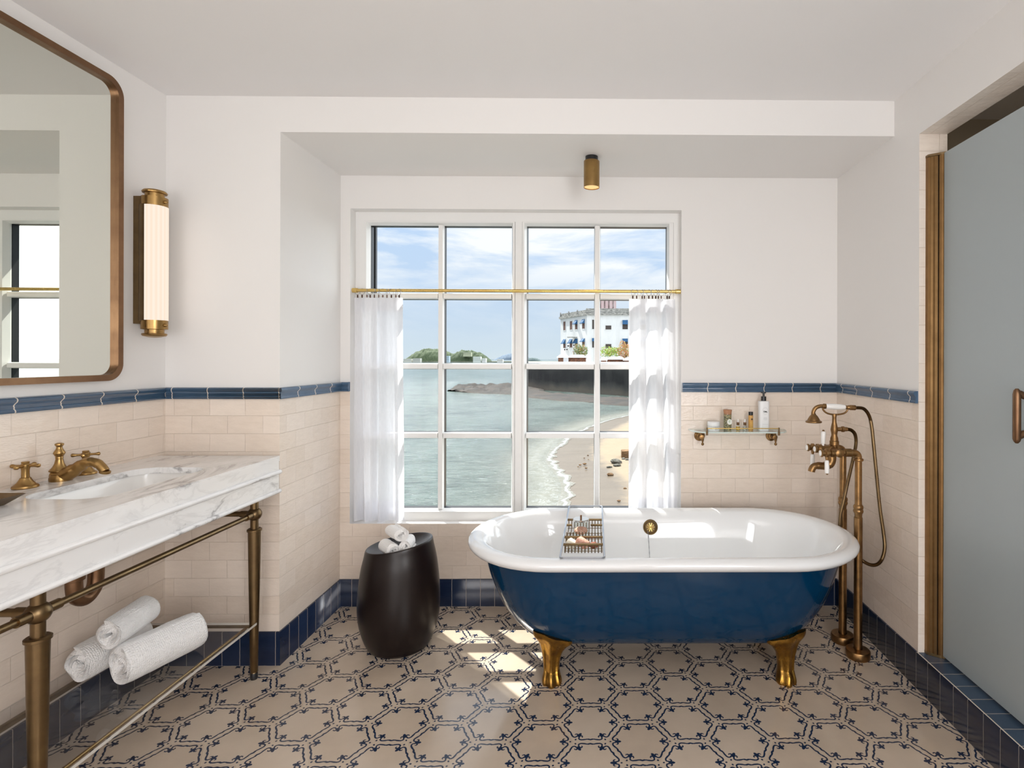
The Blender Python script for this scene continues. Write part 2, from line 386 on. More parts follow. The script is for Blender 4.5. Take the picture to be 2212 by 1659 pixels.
def thing(name, loc, label, category, group=None):
    o = bpy.data.objects.new(name, None); COL.objects.link(o); o.location = loc; o.empty_display_size = .05
    ROOT[o.name] = tuple(loc); o['label'] = label; o['category'] = category
    if group: o['group'] = group
    return o
def struct(o): o['kind'] = 'structure'; return o
def one(mb, name, mats, loc, label, category, group=None, smooth=35):
    p = dict(label=label, category=category)
    if group: p['group'] = group
    return mb.build(name, mats, None, loc, smooth, **p)
def copy_tree(o, parent=None):
    c = o.copy(); COL.objects.link(c); c.parent = parent
    for ch in list(o.children): copy_tree(ch, c)
    return c
def catmull(pts, n=8):
    pts = [Vector(p) for p in pts]; out = []
    for i in range(len(pts)-1):
        p0 = pts[max(i-1, 0)]; p1 = pts[i]; p2 = pts[i+1]; p3 = pts[min(i+2, len(pts)-1)]
        for k in range(n):
            t = k/n; out.append(.5*((2*p1)+(-p0+p2)*t+(2*p0-5*p1+4*p2-p3)*t*t+(-p0+3*p1-3*p2+p3)*t**3))
    out.append(pts[-1]); return out
def rrect(x0, y0, x1, y1, r, n=6):
    out = []
    for cx_, cy_, a0 in ((x1-r, y1-r, 0), (x0+r, y1-r, 90), (x0+r, y0+r, 180), (x1-r, y0+r, 270)):
        for k in range(n+1):
            a = radians(a0+90*k/n); out.append((cx_+r*cos(a), cy_+r*sin(a)))
    return out

# ------------------------------------------------------------------ room shell
xL, yA, xB, yC, xR, zc, zb, zt, zk, yS, zs = -1.8576, 2.3746, -1.3657, 2.9342, 1.3108, 2.4646, 2.3102, 1.2025, .1461, 2.190, 2.2441
zT = 1.16            # top of the tiling, hidden behind the moulding
YB = -2.25; yO = 3.22; xO = -2.1
mb = MB(); mb.box((xO-.2, YB-.2, -.1), (2.9, yO, 0)); struct(mb.build('floor', M_floor))
mb = MB(); mb.box((xO-.2, YB-.2, zc), (2.9, yO, zc+.15)); struct(mb.build('ceiling', M_ceil))
def two(mb, a, b, mt=1, side=None):
    """wall block: tiled (slot mt) under zT, painted above"""
    (x0, y0, z0), (x1, y1, z1) = a, b
    mb.box((x0, y0, z0), (x1, y1, zT), mt); mb.box((x0, y0, zT), (x1, y1, z1), 0)
mb = MB(); two(mb, (xO, YB, 0), (xL, yA, zc)); struct(mb.build('wall_left', [M_paint, T_L]))
mb = MB()
mb.box((xO, yA, 0), (xB, yO, zT), [1, 1, 1, 2, 1, 1]); mb.box((xO, yA, zT), (xB, yO, zc), 0)
struct(mb.build('wall_back_left', [M_paint, T_A, T_B]))
mb = MB(); mb.box((xB, yA, zb), (xR, yO, zc), 0); struct(mb.build('ceiling_bulkhead', M_paint))
ox0, ox1, oz0, oz1 = -1.3135, .4655, .4425, 2.1335     # window opening
yF = 3.0                                               # window frame plane
mb = MB()
mb.box((xB, yC, 0), (ox0, yO, zT), [1, 0, 1, 0, 0, 0]); mb.box((xB, yC, zT), (ox0, yO, zb), 0)
mb.box((ox1, yC, 0), (xR+.12, yO, zT), [1, 0, 1, 0, 0, 0]); mb.box((ox1, yC, zT), (xR+.12, yO, zb), 0)
mb.box((ox0, yC, 0), (ox1, yO, oz0), [1, 0, 1, 0, 0, 0]); mb.box((ox0, yC, oz1), (ox1, yO, zb), 0)
struct(mb.build('wall_window', [M_paint, T_C]))
xW = 1.425
mb = MB()
mb.box((xR, yS, 0), (xW, yC, zT), [1, 1, 2, 1, 1, 1]); mb.box((xR, yS, zT), (xW, yC, zc), [0, 0, 2, 0, 0, 0])
mb.box((xR, .45, zs), (xW, yS, zc), [3, 0, 0, 0, 0, 0])
mb.box((xR, YB, 0), (xW, .45, zT), 1); mb.box((xR, YB, zT), (xW, .45, zc), 0)
struct(mb.build('wall_right', [M_paint, T_R, T_J, T_S]))
mb = MB(); mb.box((xR, .45, 0), (xW, yS, zk-.001), [0, 1, 0, 0, 0, 0]); struct(mb.build('trim_6', [B_R, tile_mat('curb_tile', 'y', 2.19, 0, c1=(.03, .055, .095), c2=(.05, .08, .125), wd=.0763, rh=.4, mort=(.6, .52, .42), offset=0, bs=.1, rough=.25)]))
mb = MB(); mb.tube([(xR-.003, .45, zk-.003), (xR-.003, yS, zk-.003)], .004, 8); struct(mb.build('trim_7', simple('grout_edge', (.66, .58, .48), .5)))
mb = MB(); mb.box((xO, YB-.15, 0), (2.9, YB, zc)); struct(mb.build('wall_rear', M_paint))
# shower room behind the frosted door
mb = MB(); mb.box((2.75, .2, 0), (2.9, 2.7, zc)); mb.box((xW, 2.55, 0), (2.75, 2.7, zc)); mb.box((xW, .2, 0), (2.75, .3, zc))
struct(mb.build('wall_shower', M_plain))

# moulding profile (distance from wall, z)
TP = [(0, 1.1525), (.010, 1.1525), (.0125, 1.156), (.012, 1.162), (.009, 1.165), (.0105, 1.170), (.0085, 1.176), (.0115, 1.181), (.017, 1.187), (.0185, 1.193), (.016, 1.199), (.010, 1.2020), (0, 1.2025)]
def mould(k, pts, mats, prof=TP, name='trim'):
    """pts: list of (x,y, nx,ny) with mitre offsets"""
    mb = MB(); N = len(prof)
    for i in range(len(pts)-1):
        vs = []
        for (x, y, mx_, my_) in (pts[i], pts[i+1]):
            for d_, z in prof: vs.append((x+mx_*d_, y+my_*d_, z))
        fs = [(j, j+1, N+j+1, N+j) for j in range(N-1)] + [tuple(range(N)), tuple(range(N, 2*N))[::-1]]
        mb.add(vs, fs, i)
    return struct(mb.build('%s_%s' % (name, k), mats, smooth=50))
mould(1, [(xL, YB, 1, 0), (xL, yA, 1, -1)], [R_L])
mould(2, [(xL, yA, 1, -1), (xB, yA, 1, -1), (xB, yC, 1, -1), (ox0-.004, yC, 0, -1)], [R_A, R_B, R_C])
mould(3, [(ox1+.004, yC, 0, -1), (xR, yC, -1, -1), (xR, yS+.004, -1, 0)], [R_C, R_R])
BP = [(0, 0), (.008, 0), (.008, zk-.002), (.0065, zk), (0, zk)]
mould('left', [(xL, YB, 1, 0), (xL, yA, 1, -1)], [B_L], BP, 'baseboard')
mould('back', [(xL, yA, 1, -1), (xB, yA, 1, -1), (xB, yC, 1, -1), (xR, yC, -1, -1)], [B_A, B_L, B_C], BP, 'baseboard')
mould('right', [(xR, yC, -1, -1), (xR, YB, -1, 0)], [B_R], BP, 'baseboard')
# grey end caps of the moulding beside the window
mb = MB(); mb.bbox((ox1-.001, yC-.019, 1.152), (ox1+.006, yC+.002, 1.2035), .003); struct(mb.build('trim_4', simple('grey_cap', (.38, .40, .44), .3)))
mb = MB(); mb.bbox((ox0-.006, yC-.019, 1.152), (ox0+.001, yC+.002, 1.2035), .003); struct(mb.build('trim_5', R_C))

# ------------------------------------------------------------------ window
win = bpy.data.objects.new('window_1', None); COL.objects.link(win); win.location = ((ox0+ox1)/2, yF, oz0); win['kind'] = 'structure'
ROOT[win.name] = tuple(win.location)
cols = [(-1.245, -.868), (-.837, -.463), (-.380, -.005), (.028, .398)]
rows = [(1.692, 2.066), (1.304, 1.659), (.9215, 1.271), (.500, .888)]
sash = [(-1.262, -.440), (-.4025, .4317)]; sz0, sz1 = .482, 2.083
mb = MB()
for a, b in (((ox0, yF, sz0), (sash[0][0], 3.09, sz1)), ((sash[0][1], yF, sz0), (sash[1][0], 3.09, sz1)), ((sash[1][1], yF, sz0), (ox1, 3.09, sz1)),
             ((ox0, yF, oz0), (ox1, 3.09, sz0)), ((ox0, yF, sz1), (ox1, 3.09, oz1))): mb.box(a, b)
mb.build('window_frame', M_frame, win)
for si, (s0, s1) in enumerate(sash):
    cc = cols[2*si:2*si+2]; g = .0015
    mb = MB()
    # outer stiles and rails, bevelled inwards
    a0, a1, b0, b1 = s0+g, s1-g, sz0+g, sz1-g; i0, i1, j0, j1 = cc[0][0], cc[1][1], rows[3][0], rows[0][1]
    def ring(o, i, y0, y1):
        (ax, bx, az, bz), (cx_, dx_, cz, dz_) = o, i
        vs = [(ax, y0, az), (bx, y0, az), (bx, y0, bz), (ax, y0, bz), (cx_, y1, cz), (dx_, y1, cz), (dx_, y1, dz_), (cx_, y1, dz_)]
        mb.add(vs, [(0, 1, 5, 4), (1, 2, 6, 5), (2, 3, 7, 6), (3, 0, 4, 7)])
    e = .010
    ring((a0, a1, b0, b1), (a0, a1, b0, b1), 3.035, yF-.004)
    ring((a0, a1, b0, b1), (i0-e, i1+e, j0-e, j1+e), yF-.004, yF-.004)
    ring((i0-e, i1+e, j0-e, j1+e), (i0, i1, j0, j1), yF-.004, 3.028)
    ring((i0, i1, j0, j1), (i0, i1, j0, j1), 3.028, 3.035)
    mb.build('sash_frame', M_frame, win, smooth=0)
    def bar(x0, x1, z0, z1, vert):
        m_ = MB(); t = .004
        if vert:
            m_.prism([(x0+t, yF+.010), (x1-t, yF+.010), (x1, 3.028), (x1, 3.036), (x0, 3.036), (x0, 3.028)], z0, z1)
        else:
            m_.prism([(yF+.011, z0+t), (yF+.011, z1-t), (3.028, z1), (3.036, z1), (3.036, z0), (3.028, z0)], x0, x1, 'x')
        m_.build('glazing_bar', M_frame, win, smooth=0)
    bar(cc[0][1], cc[1][0], j0, j1, True)
    for c0, c1 in cc:
        for k in range(3): bar(c0, c1, rows[k+1][1], rows[k][0], False)
    mb = MB(); g0, g1 = 3.038, 3.074; t = .004
    for c0, c1 in cc:
        for r0, r1 in rows:
            for a, b in (((c0-.004, g0, r0-.004), (c0+t-.003, g1, r1+.004)), ((c1-t+.003, g0, r0-.004), (c1+.004, g1, r1+.004)), ((c0, g0, r0-.004), (c1, g1, r0+t-.003)), ((c0, g0, r1-t+.003), (c1, g1, r1+.004))): mb.box(a, b)
    mb.build('black_gasket', M_black, win, smooth=0)
    mb = MB(); mb.box((s0+.01, 3.088, sz0+.01), (s0+.022, 3.11, sz1)); mb.build('outer_sash_edge', M_black, win, smooth=0)
    for c0, c1 in cc:
        for r0, r1 in rows:
            mb = MB(); mb.box((c0-.003, 3.0365, r0-.003), (c1+.003, 3.0375, r1+.003)); mb.build('pane', M_glass, win, smooth=0)
#SPLIT
# ------------------------------------------------------------------ curtain rod, rings, curtains
RY, RZ = 2.962, 1.698
rod = thing('curtain_rod', ((ox0+ox1)/2, RY, RZ), 'brass cafe curtain rod spanning the window recess', 'curtain rod')
MB().cyl((ox0+.02, RY, RZ), (ox1-.02, RY, RZ), .0088, 20).build('rod_tube', M_rod, rod)
for x, s in ((ox0, 1), (ox1, -1)):
    MB().lathe([(.0, 0), (.0125, 0), (.0125, .026), (.0105, .028), (.0105, .03), (.009, .03)], (x, RY, RZ), 'x', M=Matrix.Diagonal((s, 1, 1, 1)), cap=False).build('end_cap', M_rod, rod)
def folds(x, seedv):
    return .017*sin(x*78+seedv)+.007*sin(x*143+1.7*seedv)
def curtain(x0, x1, x0b, x1b, zt_, zb_, sd, label, group):
    t = thing('curtain', ((x0+x1)/2, RY, zb_), label, 'curtain', group)
    def fn(u, v, hem=0):
        z = zt_+(zb_-zt_)*v; xa = x0+(x0b-x0)*v; xb = x1+(x1b-x1)*v
        x = xa+(xb-xa)*(u+.02*sin(9*u+sd)*v)
        a = .55+.6*min(1, v*2)
        y = RY+.002+a*folds(x0+(x1-x0)*u, sd)+.003*sin(7*v+9*u)+.004*v*sin(23*u+4*v)
        return (x, y+hem, z)
    MB().grid(lambda u, v: fn(u, v), 150, 50).build('cloth_panel', M_sheer, t, smooth=180)
    MB().grid(lambda u, v: fn(u, v*.062, -.0012), 150, 5).build('top_hem', M_sheer, t, smooth=180)
    MB().grid(lambda u, v: fn(u, 1-.092+v*.092, -.0012), 150, 5).build('bottom_hem', M_sheer, t, smooth=180)
curtain(-1.302, -1.046, -1.302, -1.040, 1.659, .449, .4, 'sheer white cafe curtain at the left side of the window, above the black stool', 'sheer curtains at the window')
curtain(.184, .434, .178, .452, 1.656, .47, 2.1, 'sheer white cafe curtain at the right side of the window, behind the bathtub', 'sheer curtains at the window')
def ring_proto():
    t = thing('curtain_ring', (0, RY, RZ), 'thin bronze ring clipped to the left sheer curtain on the brass rod', 'curtain ring', 'rings holding the left curtain')
    pts = [(0, RY+.0165*sin(a), RZ-.007+.0165*cos(a)) for a in [2*pi*k/20 for k in range(20)]]
    MB().tube(pts, .0011, 6, closed=True).build('ring', M_steel, t)
    mb = MB(); mb.bbox((-.003, RY-.003, RZ-.040), (.003, RY+.003, RZ-.024), .001); mb.build('clip', simple('clip_brown', (.09, .045, .03), .4, .6), t)
    return t
ORD = ['leftmost', 'second from left', 'third from left', 'fourth from left', 'fifth from left', 'middle one', 'fifth from right', 'fourth from right', 'third from right', 'second from right', 'rightmost']
r0 = ring_proto(); first = True
for xs, lab, grp in (([-1.286, -1.262, -1.236, -1.218, -1.196, -1.172, -1.150, -1.128, -1.104, -1.080, -1.062], None, None),
                     ([.205, .226, .256, .268, .292, .312, .330, .344, .360, .392, .404], 'thin bronze ring clipped to the right sheer curtain on the brass rod', 'rings holding the right curtain')):
    for i, x in enumerate(xs):
        o = r0 if first else copy_tree(r0); first = False
        o.location.x = x; o.rotation_euler.z = random.choice([.35, .9, 1.35, 1.25, .6])*random.choice([1, -1])
        if lab: o['group'] = grp
        o['label'] = 'bronze curtain ring, %s of the rings holding the %s curtain' % (ORD[i], 'right' if lab else 'left')
# ------------------------------------------------------------------ bathtub
TX, TY = .297, 2.431
def stad(L, r, z, n=22, cx_=TX):
    out = []
    for k in range(n+1): a = -pi/2+pi*k/n; out.append((cx_+L+r*cos(a), TY+r*sin(a), z))
    for k in range(1, 13): out.append((cx_+L-2*L*k/13, TY+r, z))
    for k in range(n+1): a = pi/2+pi*k/n; out.append((cx_-L+r*cos(a), TY+r*sin(a), z))
    for k in range(1, 13): out.append((cx_-L+2*L*k/13, TY-r, z))
    return out
def loft(mb, rings, mi=0, cap0=False, cap1=False):
    N = len(rings[0]); o = []
    for r in rings: o += r
    fs = []
    for i in range(len(rings)-1):
        for k in range(N): k2 = (k+1) % N; fs.append((i*N+k, i*N+k2, (i+1)*N+k2, (i+1)*N+k))
    if cap0: fs.append(tuple(range(N))[::-1])
    if cap1: fs.append(tuple((len(rings)-1)*N+k for k in range(N)))
    mb.add(o, fs, mi)
def smoothprof(p, n=5): return [tuple(v) for v in catmull([(*q, 0)[:3] if len(q) == 2 else q for q in p], n)]
tub = thing('bathtub', (TX, TY, 0), 'freestanding clawfoot bathtub, glossy blue outside and white inside, under the window', 'bathtub')
prof = smoothprof([(.316, .518, .470), (.300, .41, .458), (.275, .30, .438), (.245, .226, .420), (.20, .166, .405), (.15, .139, .395), (.10, .127, .385), (.05, .124, .375), (.005, .123, .37)])
mb = MB(); loft(mb, [stad(L, r, z) for r, z, L in prof], 0, False, True); mb.build('shell', M_navy, tub, smooth=60)
pr = smoothprof([(.077, .522, .466), (.046, .513, .466), (.018, .520, .466), (.001, .538, .466), (.005, .556, .466), (.027, .567, .466), (.052, .564, .466), (.070, .552, .466), (.092, .515, .463),
                 (.114, .44, .450), (.140, .34, .425), (.178, .25, .405), (.235, .192, .395), (.31, .174, .38), (.375, .170, .365)])
mb = MB(); loft(mb, [stad(L, .385-d_, z) for d_, z, L in pr], 0, False, True); mb.build('basin', M_enamel, tub, smooth=60)
def foot(sx, sy):
    mb = MB(); F = Vector((TX+.012+sx*.482, TY+sy*.10, 0))
    # z, inward shift y, half width, half depth, x shift
    secs = smoothprof([(.218, .148, .080), (.196, .142, .078), (.170, .128, .060), (.142, .114, .049), (.110, .102, .040), (.075, .096, .035), (.045, .098, .034), (.026, .106, .038), (.010, .111, .041), (.0, .110, .040)], 4)
    rings = []
    for z, oy, hw in secs:
        ring = []; hd = .018+.014*min(1, max(0, (.215-z)/.13)) + (.008 if z < .04 else 0); top = max(0, (z-.125)/.09)
        for k in range(40):
            a = 2*pi*k/40; ca, sa = cos(a), sin(a)
            lob = 1+.20*cos(6*(a-pi/2))*max(0, sa)**.6
            x = hw*ca*(abs(ca)**-.15 if abs(ca) > .01 else 1); y = hd*sa*lob
            y -= (x/hw)**2*.020*top
            dz = .0
            if top > 0: dz = -top*.028*((x*1.0/hw)+.35)*(1 if (x*1.0) > -.35*hw else .3)
            ring.append((F.x+x*(-sx)-sx*.012*(1-top)*0 - sx*(-.004)*sin(z*25), F.y+sy*(oy+y-.02), z+dz))
        rings.append(ring)
    loft(mb, rings, 0, True, True); return mb.build('foot', M_gold, tub, smooth=60)
for sx in (-1, 1):
    for sy in (-1, 1): foot(sx, sy)
oy = TY+.385-.099
OT = Matrix.Translation((.279, oy, .49)) @ Matrix.Rotation(-.28, 4, 'X')
ov = MB().lathe([(.0, -.004), (.012, -.005), (.023, -.004), (.027, -.002), (.0325, -.006), (.0365, -.004), (.038, .002)], (0, 0, 0), 'y', 36, M=OT).build('overflow_ring', M_bronze, tub)
mb = MB()
for k in range(10):
    a = 2*pi*k/10; mb.tube([OT @ Vector((.004*cos(a), -.0065, .004*sin(a))), OT @ Vector((.021*cos(a), -.0065, .021*sin(a)))], .0024, 6)
q_ = OT @ Vector((0, -.006, 0)); mb.sphere(tuple(q_), .0045, 12, 8); mb.build('overflow_grate', M_rod, ov)
mb = MB(); pts = [(.2645, oy-.006, .472)] + [(.2665+.003*t+.002*t*t, oy-.008-.17*t, .472-.26*t) for t in [k/24 for k in range(1, 25)]]
mb.tube(pts, [.0012 if k % 2 else .0024 for k in range(len(pts))], 6); mb.build('plug_chain', M_steel, tub)
# ------------------------------------------------------------------ bath rack and what it holds
RX0, RX1, RN, RF, rz = -.131, .038, 2.070, 2.800, .573
rack = thing('bath_rack', ((RX0+RX1)/2, TY, rz), 'metal bath rack lying across the bathtub rim', 'bath rack')
out = [(x, y, rz) for x, y in rrect(RX0, RN, RX1, RF, .014, 4)]
for i, (x, y, z) in enumerate(out):
    if 2.03 < y < 2.60: out[i] = (x, y, z)
fr = []
for x, y, z in out: fr.append((x, y, z))
MB().tube(fr, .0042, 10, closed=True).build('rail_frame', M_steel, rack)
for y0, y1, nm, dep in ((2.262, 2.356, 'soap_basket', .040), (2.415, 2.610, 'jar_basket', .040)):
    mb = MB()
    for y in ((y0, y1) if nm == 'soap_basket' else (y1,)): mb.bbox((RX0, y-.004, rz-.019), (RX1, y+.004, rz-.009), .002)
    if nm == 'jar_basket': mb.bbox((RX0, 2.522, rz-.019), (-.104, 2.529, rz-.009), .002); mb.bbox((-.018, 2.522, rz-.019), (RX1, 2.529, rz-.009), .002)
    for k in range(12):
        x = RX0+.008+(RX1-RX0-.016)*k/11
        mb.tube(catmull([(x, y0, rz-.012), (x, y0+.002, rz-dep-.004), (x, y0+.008, rz-dep-.010), (x, (y0+y1)/2, rz-dep-.011), (x, y1-.008, rz-dep-.010), (x, y1-.002, rz-dep-.004), (x, y1, rz-.012)], 3), .0022, 6)
    for y in (y0+.02, (y0+y1)/2, y1-.02): mb.cyl((RX0+.004, y, rz-dep-.0085), (RX1-.004, y, rz-dep-.0085), .0014, 6)
    mb.build(nm, M_bronze, rack)
zj = rz-.040-.0065
jar = thing('bath_salt_jar', (-.062, 2.482, zj), 'clear glass jar with a metal lid and pink contents, on the bath rack', 'jar')
MB().lathe([(.0, .0), (.032, 0), (.034, .003), (.034, .066), (.0325, .066), (.0325, .004), (0, .004)], (-.062, 2.482, zj), 'z', 32, cap=False).build('glass_body', M_clear, jar)
lid = MB().lathe([(.0, .066), (.036, .066), (.0365, .068), (.0365, .074), (.035, .0755), (0, .0755)], (-.062, 2.482, zj), 'z', 36).build('lid', simple('lid_metal', (.62, .60, .57), .18, 1), jar)
MB().lathe([(.0045, .0755), (.0045, .090), (.003, .0915), (0, .0915)], (-.062, 2.482, zj), 'z', 16).build('knob', M_copper, lid)
def lump(c, r, seedv, sc=(1, 1, 1), amp=.3, fr_=3.0, n=3):
    bm = bmesh.new(); bmesh.ops.create_icosphere(bm, subdivisions=n, radius=1)
    for v in bm.verts:
        p = v.co.copy(); k = 1+amp*mnoise.fractal(p*fr_+Vector((seedv, 0, 0)), .9, 2.0, 3)
        v.co = Vector((c[0]+p.x*r*sc[0]*k, c[1]+p.y*r*sc[1]*k, c[2]+p.z*r*sc[2]*k))
    return bm
m_, n = mat('pink_salt'); n.out(n.pr(n.mix(n.ramp(n.noise(n.obj(), 220, 3), [(.35, 0), (.65, 1)]), (.62, .25, .15), (.80, .52, .42)), .7, 0, n.bump(n.noise(n.obj(), 300, 2), .6, .004))); M_salt = m_
mb = MB(); mb.frombm(lump((-.062, 2.482, zj+.021), .030, 4, (1, 1, .55), .12, 6, 4)); mb.build('pink_contents', M_salt, jar)
one(MB().bbox((-.020, -.024, -.013), (.020, .024, .013), .007, M=Matrix.Translation((-.098, 2.308, rz-.0255))@Matrix.Rotation(-.35, 4, 'Z')@Matrix.Rotation(.45, 4, 'Y'), seg=3), 'soap_bar', simple('ivory_soap', (.80, .74, .60), .4), (-.098, 2.308, rz-.05), 'ivory bar of soap in the front of the bath rack', 'soap')
one(MB().bbox((-.026, -.020, -.014), (.026, .020, .014), .006, M=Matrix.Translation((-.051, 2.308, rz-.0225))@Matrix.Rotation(-.5, 4, 'Z')@Matrix.Rotation(.4, 4, 'Y'), seg=3), 'pumice_stone', M_salt, (-.051, 2.308, rz-.05), 'pink speckled stone block beside the ivory soap on the bath rack', 'pumice stone')
mb = MB(); mb.frombm(lump((-.004, 2.312, rz-.034), .016, 9, (1.3, .9, .8), .4)); one(mb, 'bath_sponge', simple('red_brown', (.28, .09, .05), .8), (-.004, 2.312, rz-.05), 'small red-brown lump at the right of the stone block on the bath rack', 'sponge')

# ------------------------------------------------------------------ stool and the rolled washcloths
SX, SY = -.905, 2.535
stool = MB(); pf = smoothprof([(.125, 0), (.138, .012), (.160, .06), (.178, .13), (.183, .20), (.179, .29), (.168, .38), (.155, .44), (.150, .466), (.1465, .474), (.141, .474), (.12, .462), (.08, .448), (.04, .442), (.0005, .440)], 4)
def st(r, h):
    out = []
    for k in range(64):
        a = 2*pi*k/64; x, y = r*cos(a), r*sin(a)
        t = max(0, (h-.15)/.32); z = h + t*(x*.15)
        out.append((SX+x*(1+.0*t), SY+y*.93, z))
    return out
loft(stool, [st(q[0], q[1]) for q in pf], 0, True, False)
m_, n = mat('dark_brown_lacquer'); n.out(n.pr(n.mix(n.noise(n.obj(), 60, 3), (.007, .004, .004), (.013, .007, .006)), .30, 0, None, Specular_IOR_Level=.38))
one(stool, 'stool', m_, (SX, SY, 0), 'dark brown drum stool with a dished slanted top, below the left curtain', 'stool', smooth=60)
def spiral(R, turns, length, thick, seedv, squash=1.0):
    """rolled cloth lying along local Y, axis at height R*squash, base at z=0"""
    mb = MB(); n = int(turns*26); ctr = []
    for i in range(n+1):
        t = i/n; a = 2*pi*turns*t+seedv; r = (R-thick/2)*(.16+.84*t**.85) + (.035*R*sin(3.1*a+seedv)*(1-t*.5))
        ctr.append(Vector((r*cos(a), 0, r*sin(a)*squash)))
    ring_o, ring_i = [], []
    for i, c in enumerate(ctr):
        tg = (ctr[min(i+1, n)]-ctr[max(i-1, 0)]).normalized(); nn = Vector((tg.z, 0, -tg.x))
        th = thick*(.5+.04*sin(i*.7)); ring_o.append(c+nn*th); ring_i.append(c-nn*th)
    sec = ring_o+ring_i[::-1]; N = len(sec); ny = 14; vs = []
    for j in range(ny+1):
        v = j/ny; e = min(v, 1-v)*2; sh = 1-.05*max(0, 1-e*6)
        for k, p in enumerate(sec):
            w = .010*sin(k*.22+seedv)*(1 if j in (0, ny) else 0)
            q = .06*R*mnoise.noise(Vector((p.x*22, v*5+seedv, p.z*22)))
            vs.append((p.x*sh+q, (v-.5)*length*(1-.09*(1-min(1, p.length/R)))+w, p.z*sh+q+R*squash*.985))
    fs = []
    for j in range(ny):
        for k in range(N): k2 = (k+1) % N; fs.append((j*N+k, j*N+k2, (j+1)*N+k2, (j+1)*N+k))
    h = N//2
    for j in (0, ny):
        for k in range(h-1):
            f = (j*N+k, j*N+k+1, j*N+N-2-k, j*N+N-1-k); fs.append(f)
    mb.add(vs, fs); return mb
def roll(name, R, turns, L, th, sd, loc, rot, label, cat, group, m, sq=.95, tilt=0):
    o = spiral(R, turns, L, th, sd, sq).build(name, m, None, (0, 0, 0), 50)
    o.location = loc; o.rotation_euler = (tilt, 0, rot); o['label'] = label; o['category'] = cat; o['group'] = group
    return o
zs_ = .446
g = 'rolled white washcloths on the stool'
roll('washcloth', .033, 2.6, .098, .0088, .5, (SX-.022, SY-.062, zs_-.003), .72, 'rolled white washcloth at the lower left of the pile on the dark stool', 'washcloth', g, M_cloth)
roll('washcloth', .034, 2.6, .098, .0088, 2.0, (SX+.054, SY-.044, zs_+.008), .10, 'rolled white washcloth at the lower right of the pile on the dark stool', 'washcloth', g, M_cloth)
roll('washcloth', .034, 2.6, .105, .0088, 3.6, (SX+.004, SY-.050, zs_+.060), .75, 'rolled white washcloth topmost in the pile on the dark stool', 'washcloth', g, M_cloth)

# ------------------------------------------------------------------ washstand
zc_ = .914; VE = 2.335; VF = -1.343; V0 = .42
van = thing('washstand', (-1.6, 1.4, 0), 'veined white marble washstand on brass legs along the left wall', 'washstand')
sk = (-1.715, 1.615, -1.452, 2.085)
bm = bmesh.new()
def ringv(pts, z): return [bm.verts.new((x, y, z)) for x, y in pts]
inn = rrect(*sk, .075, 8)
mb = MB(); th = .022
def slab_with_hole(z0, z1):
    outp = []
    # outer polygon sampled to match the hole
    X0, X1, Y0, Y1 = xL, VF, V0, VE; cx_, cy_ = (sk[0]+sk[2])/2, (sk[1]+sk[3])/2
    for x, y in inn:
        dx_, dy_ = x-cx_, y-cy_
        t = min(((X1-cx_)/dx_ if dx_ > 1e-9 else (X0-cx_)/dx_ if dx_ < -1e-9 else 1e9), ((Y1-cy_)/dy_ if dy_ > 1e-9 else (Y0-cy_)/dy_ if dy_ < -1e-9 else 1e9))
        outp.append((cx_+dx_*t, cy_+dy_*t))
    # insert exact corners
    N = len(inn); vs = [(*p, z) for z in (z0, z1) for p in inn+outp]; fs = []
    extra = []
    for k in range(N):
        k2 = (k+1) % N; a, b = outp[k], outp[k2]
        if abs(a[0]-b[0]) > 1e-6 and abs(a[1]-b[1]) > 1e-6:
            c = (a[0] if abs(a[0]-X0) < 1e-6 or abs(a[0]-X1) < 1e-6 else b[0], a[1] if abs(a[1]-Y0) < 1e-6 or abs(a[1]-Y1) < 1e-6 else b[1])
            ci = len(vs); vs += [(*c, z0), (*c, z1)]
            fs += [(N+k, N+k2, ci), (3*N+k, 3*N+k2, ci+1), (N+k, ci, ci+1, 3*N+k), (ci, N+k2, 3*N+k2, ci+1)]
        else: fs.append((N+k, N+k2, 3*N+k2, 3*N+k))
        fs += [(k, k2, N+k2, N+k), (2*N+k, 2*N+k2, 3*N+k2, 3*N+k), (k, k2, 2*N+k2, 2*N+k)]
    mb.add(vs, fs)
slab_with_hole(zc_-th, zc_)
mb.build('countertop', M_marble, van, smooth=0)
ap = MB(); fx = VF-.0015
for (x0, y0, x1, y1) in ((fx-.02, V0, fx, VE-.0015), (xL, VE-.0215, fx-.02, VE-.0015)): ap.box((x0, y0, zc_-.157), (x1, y1, zc_-th))
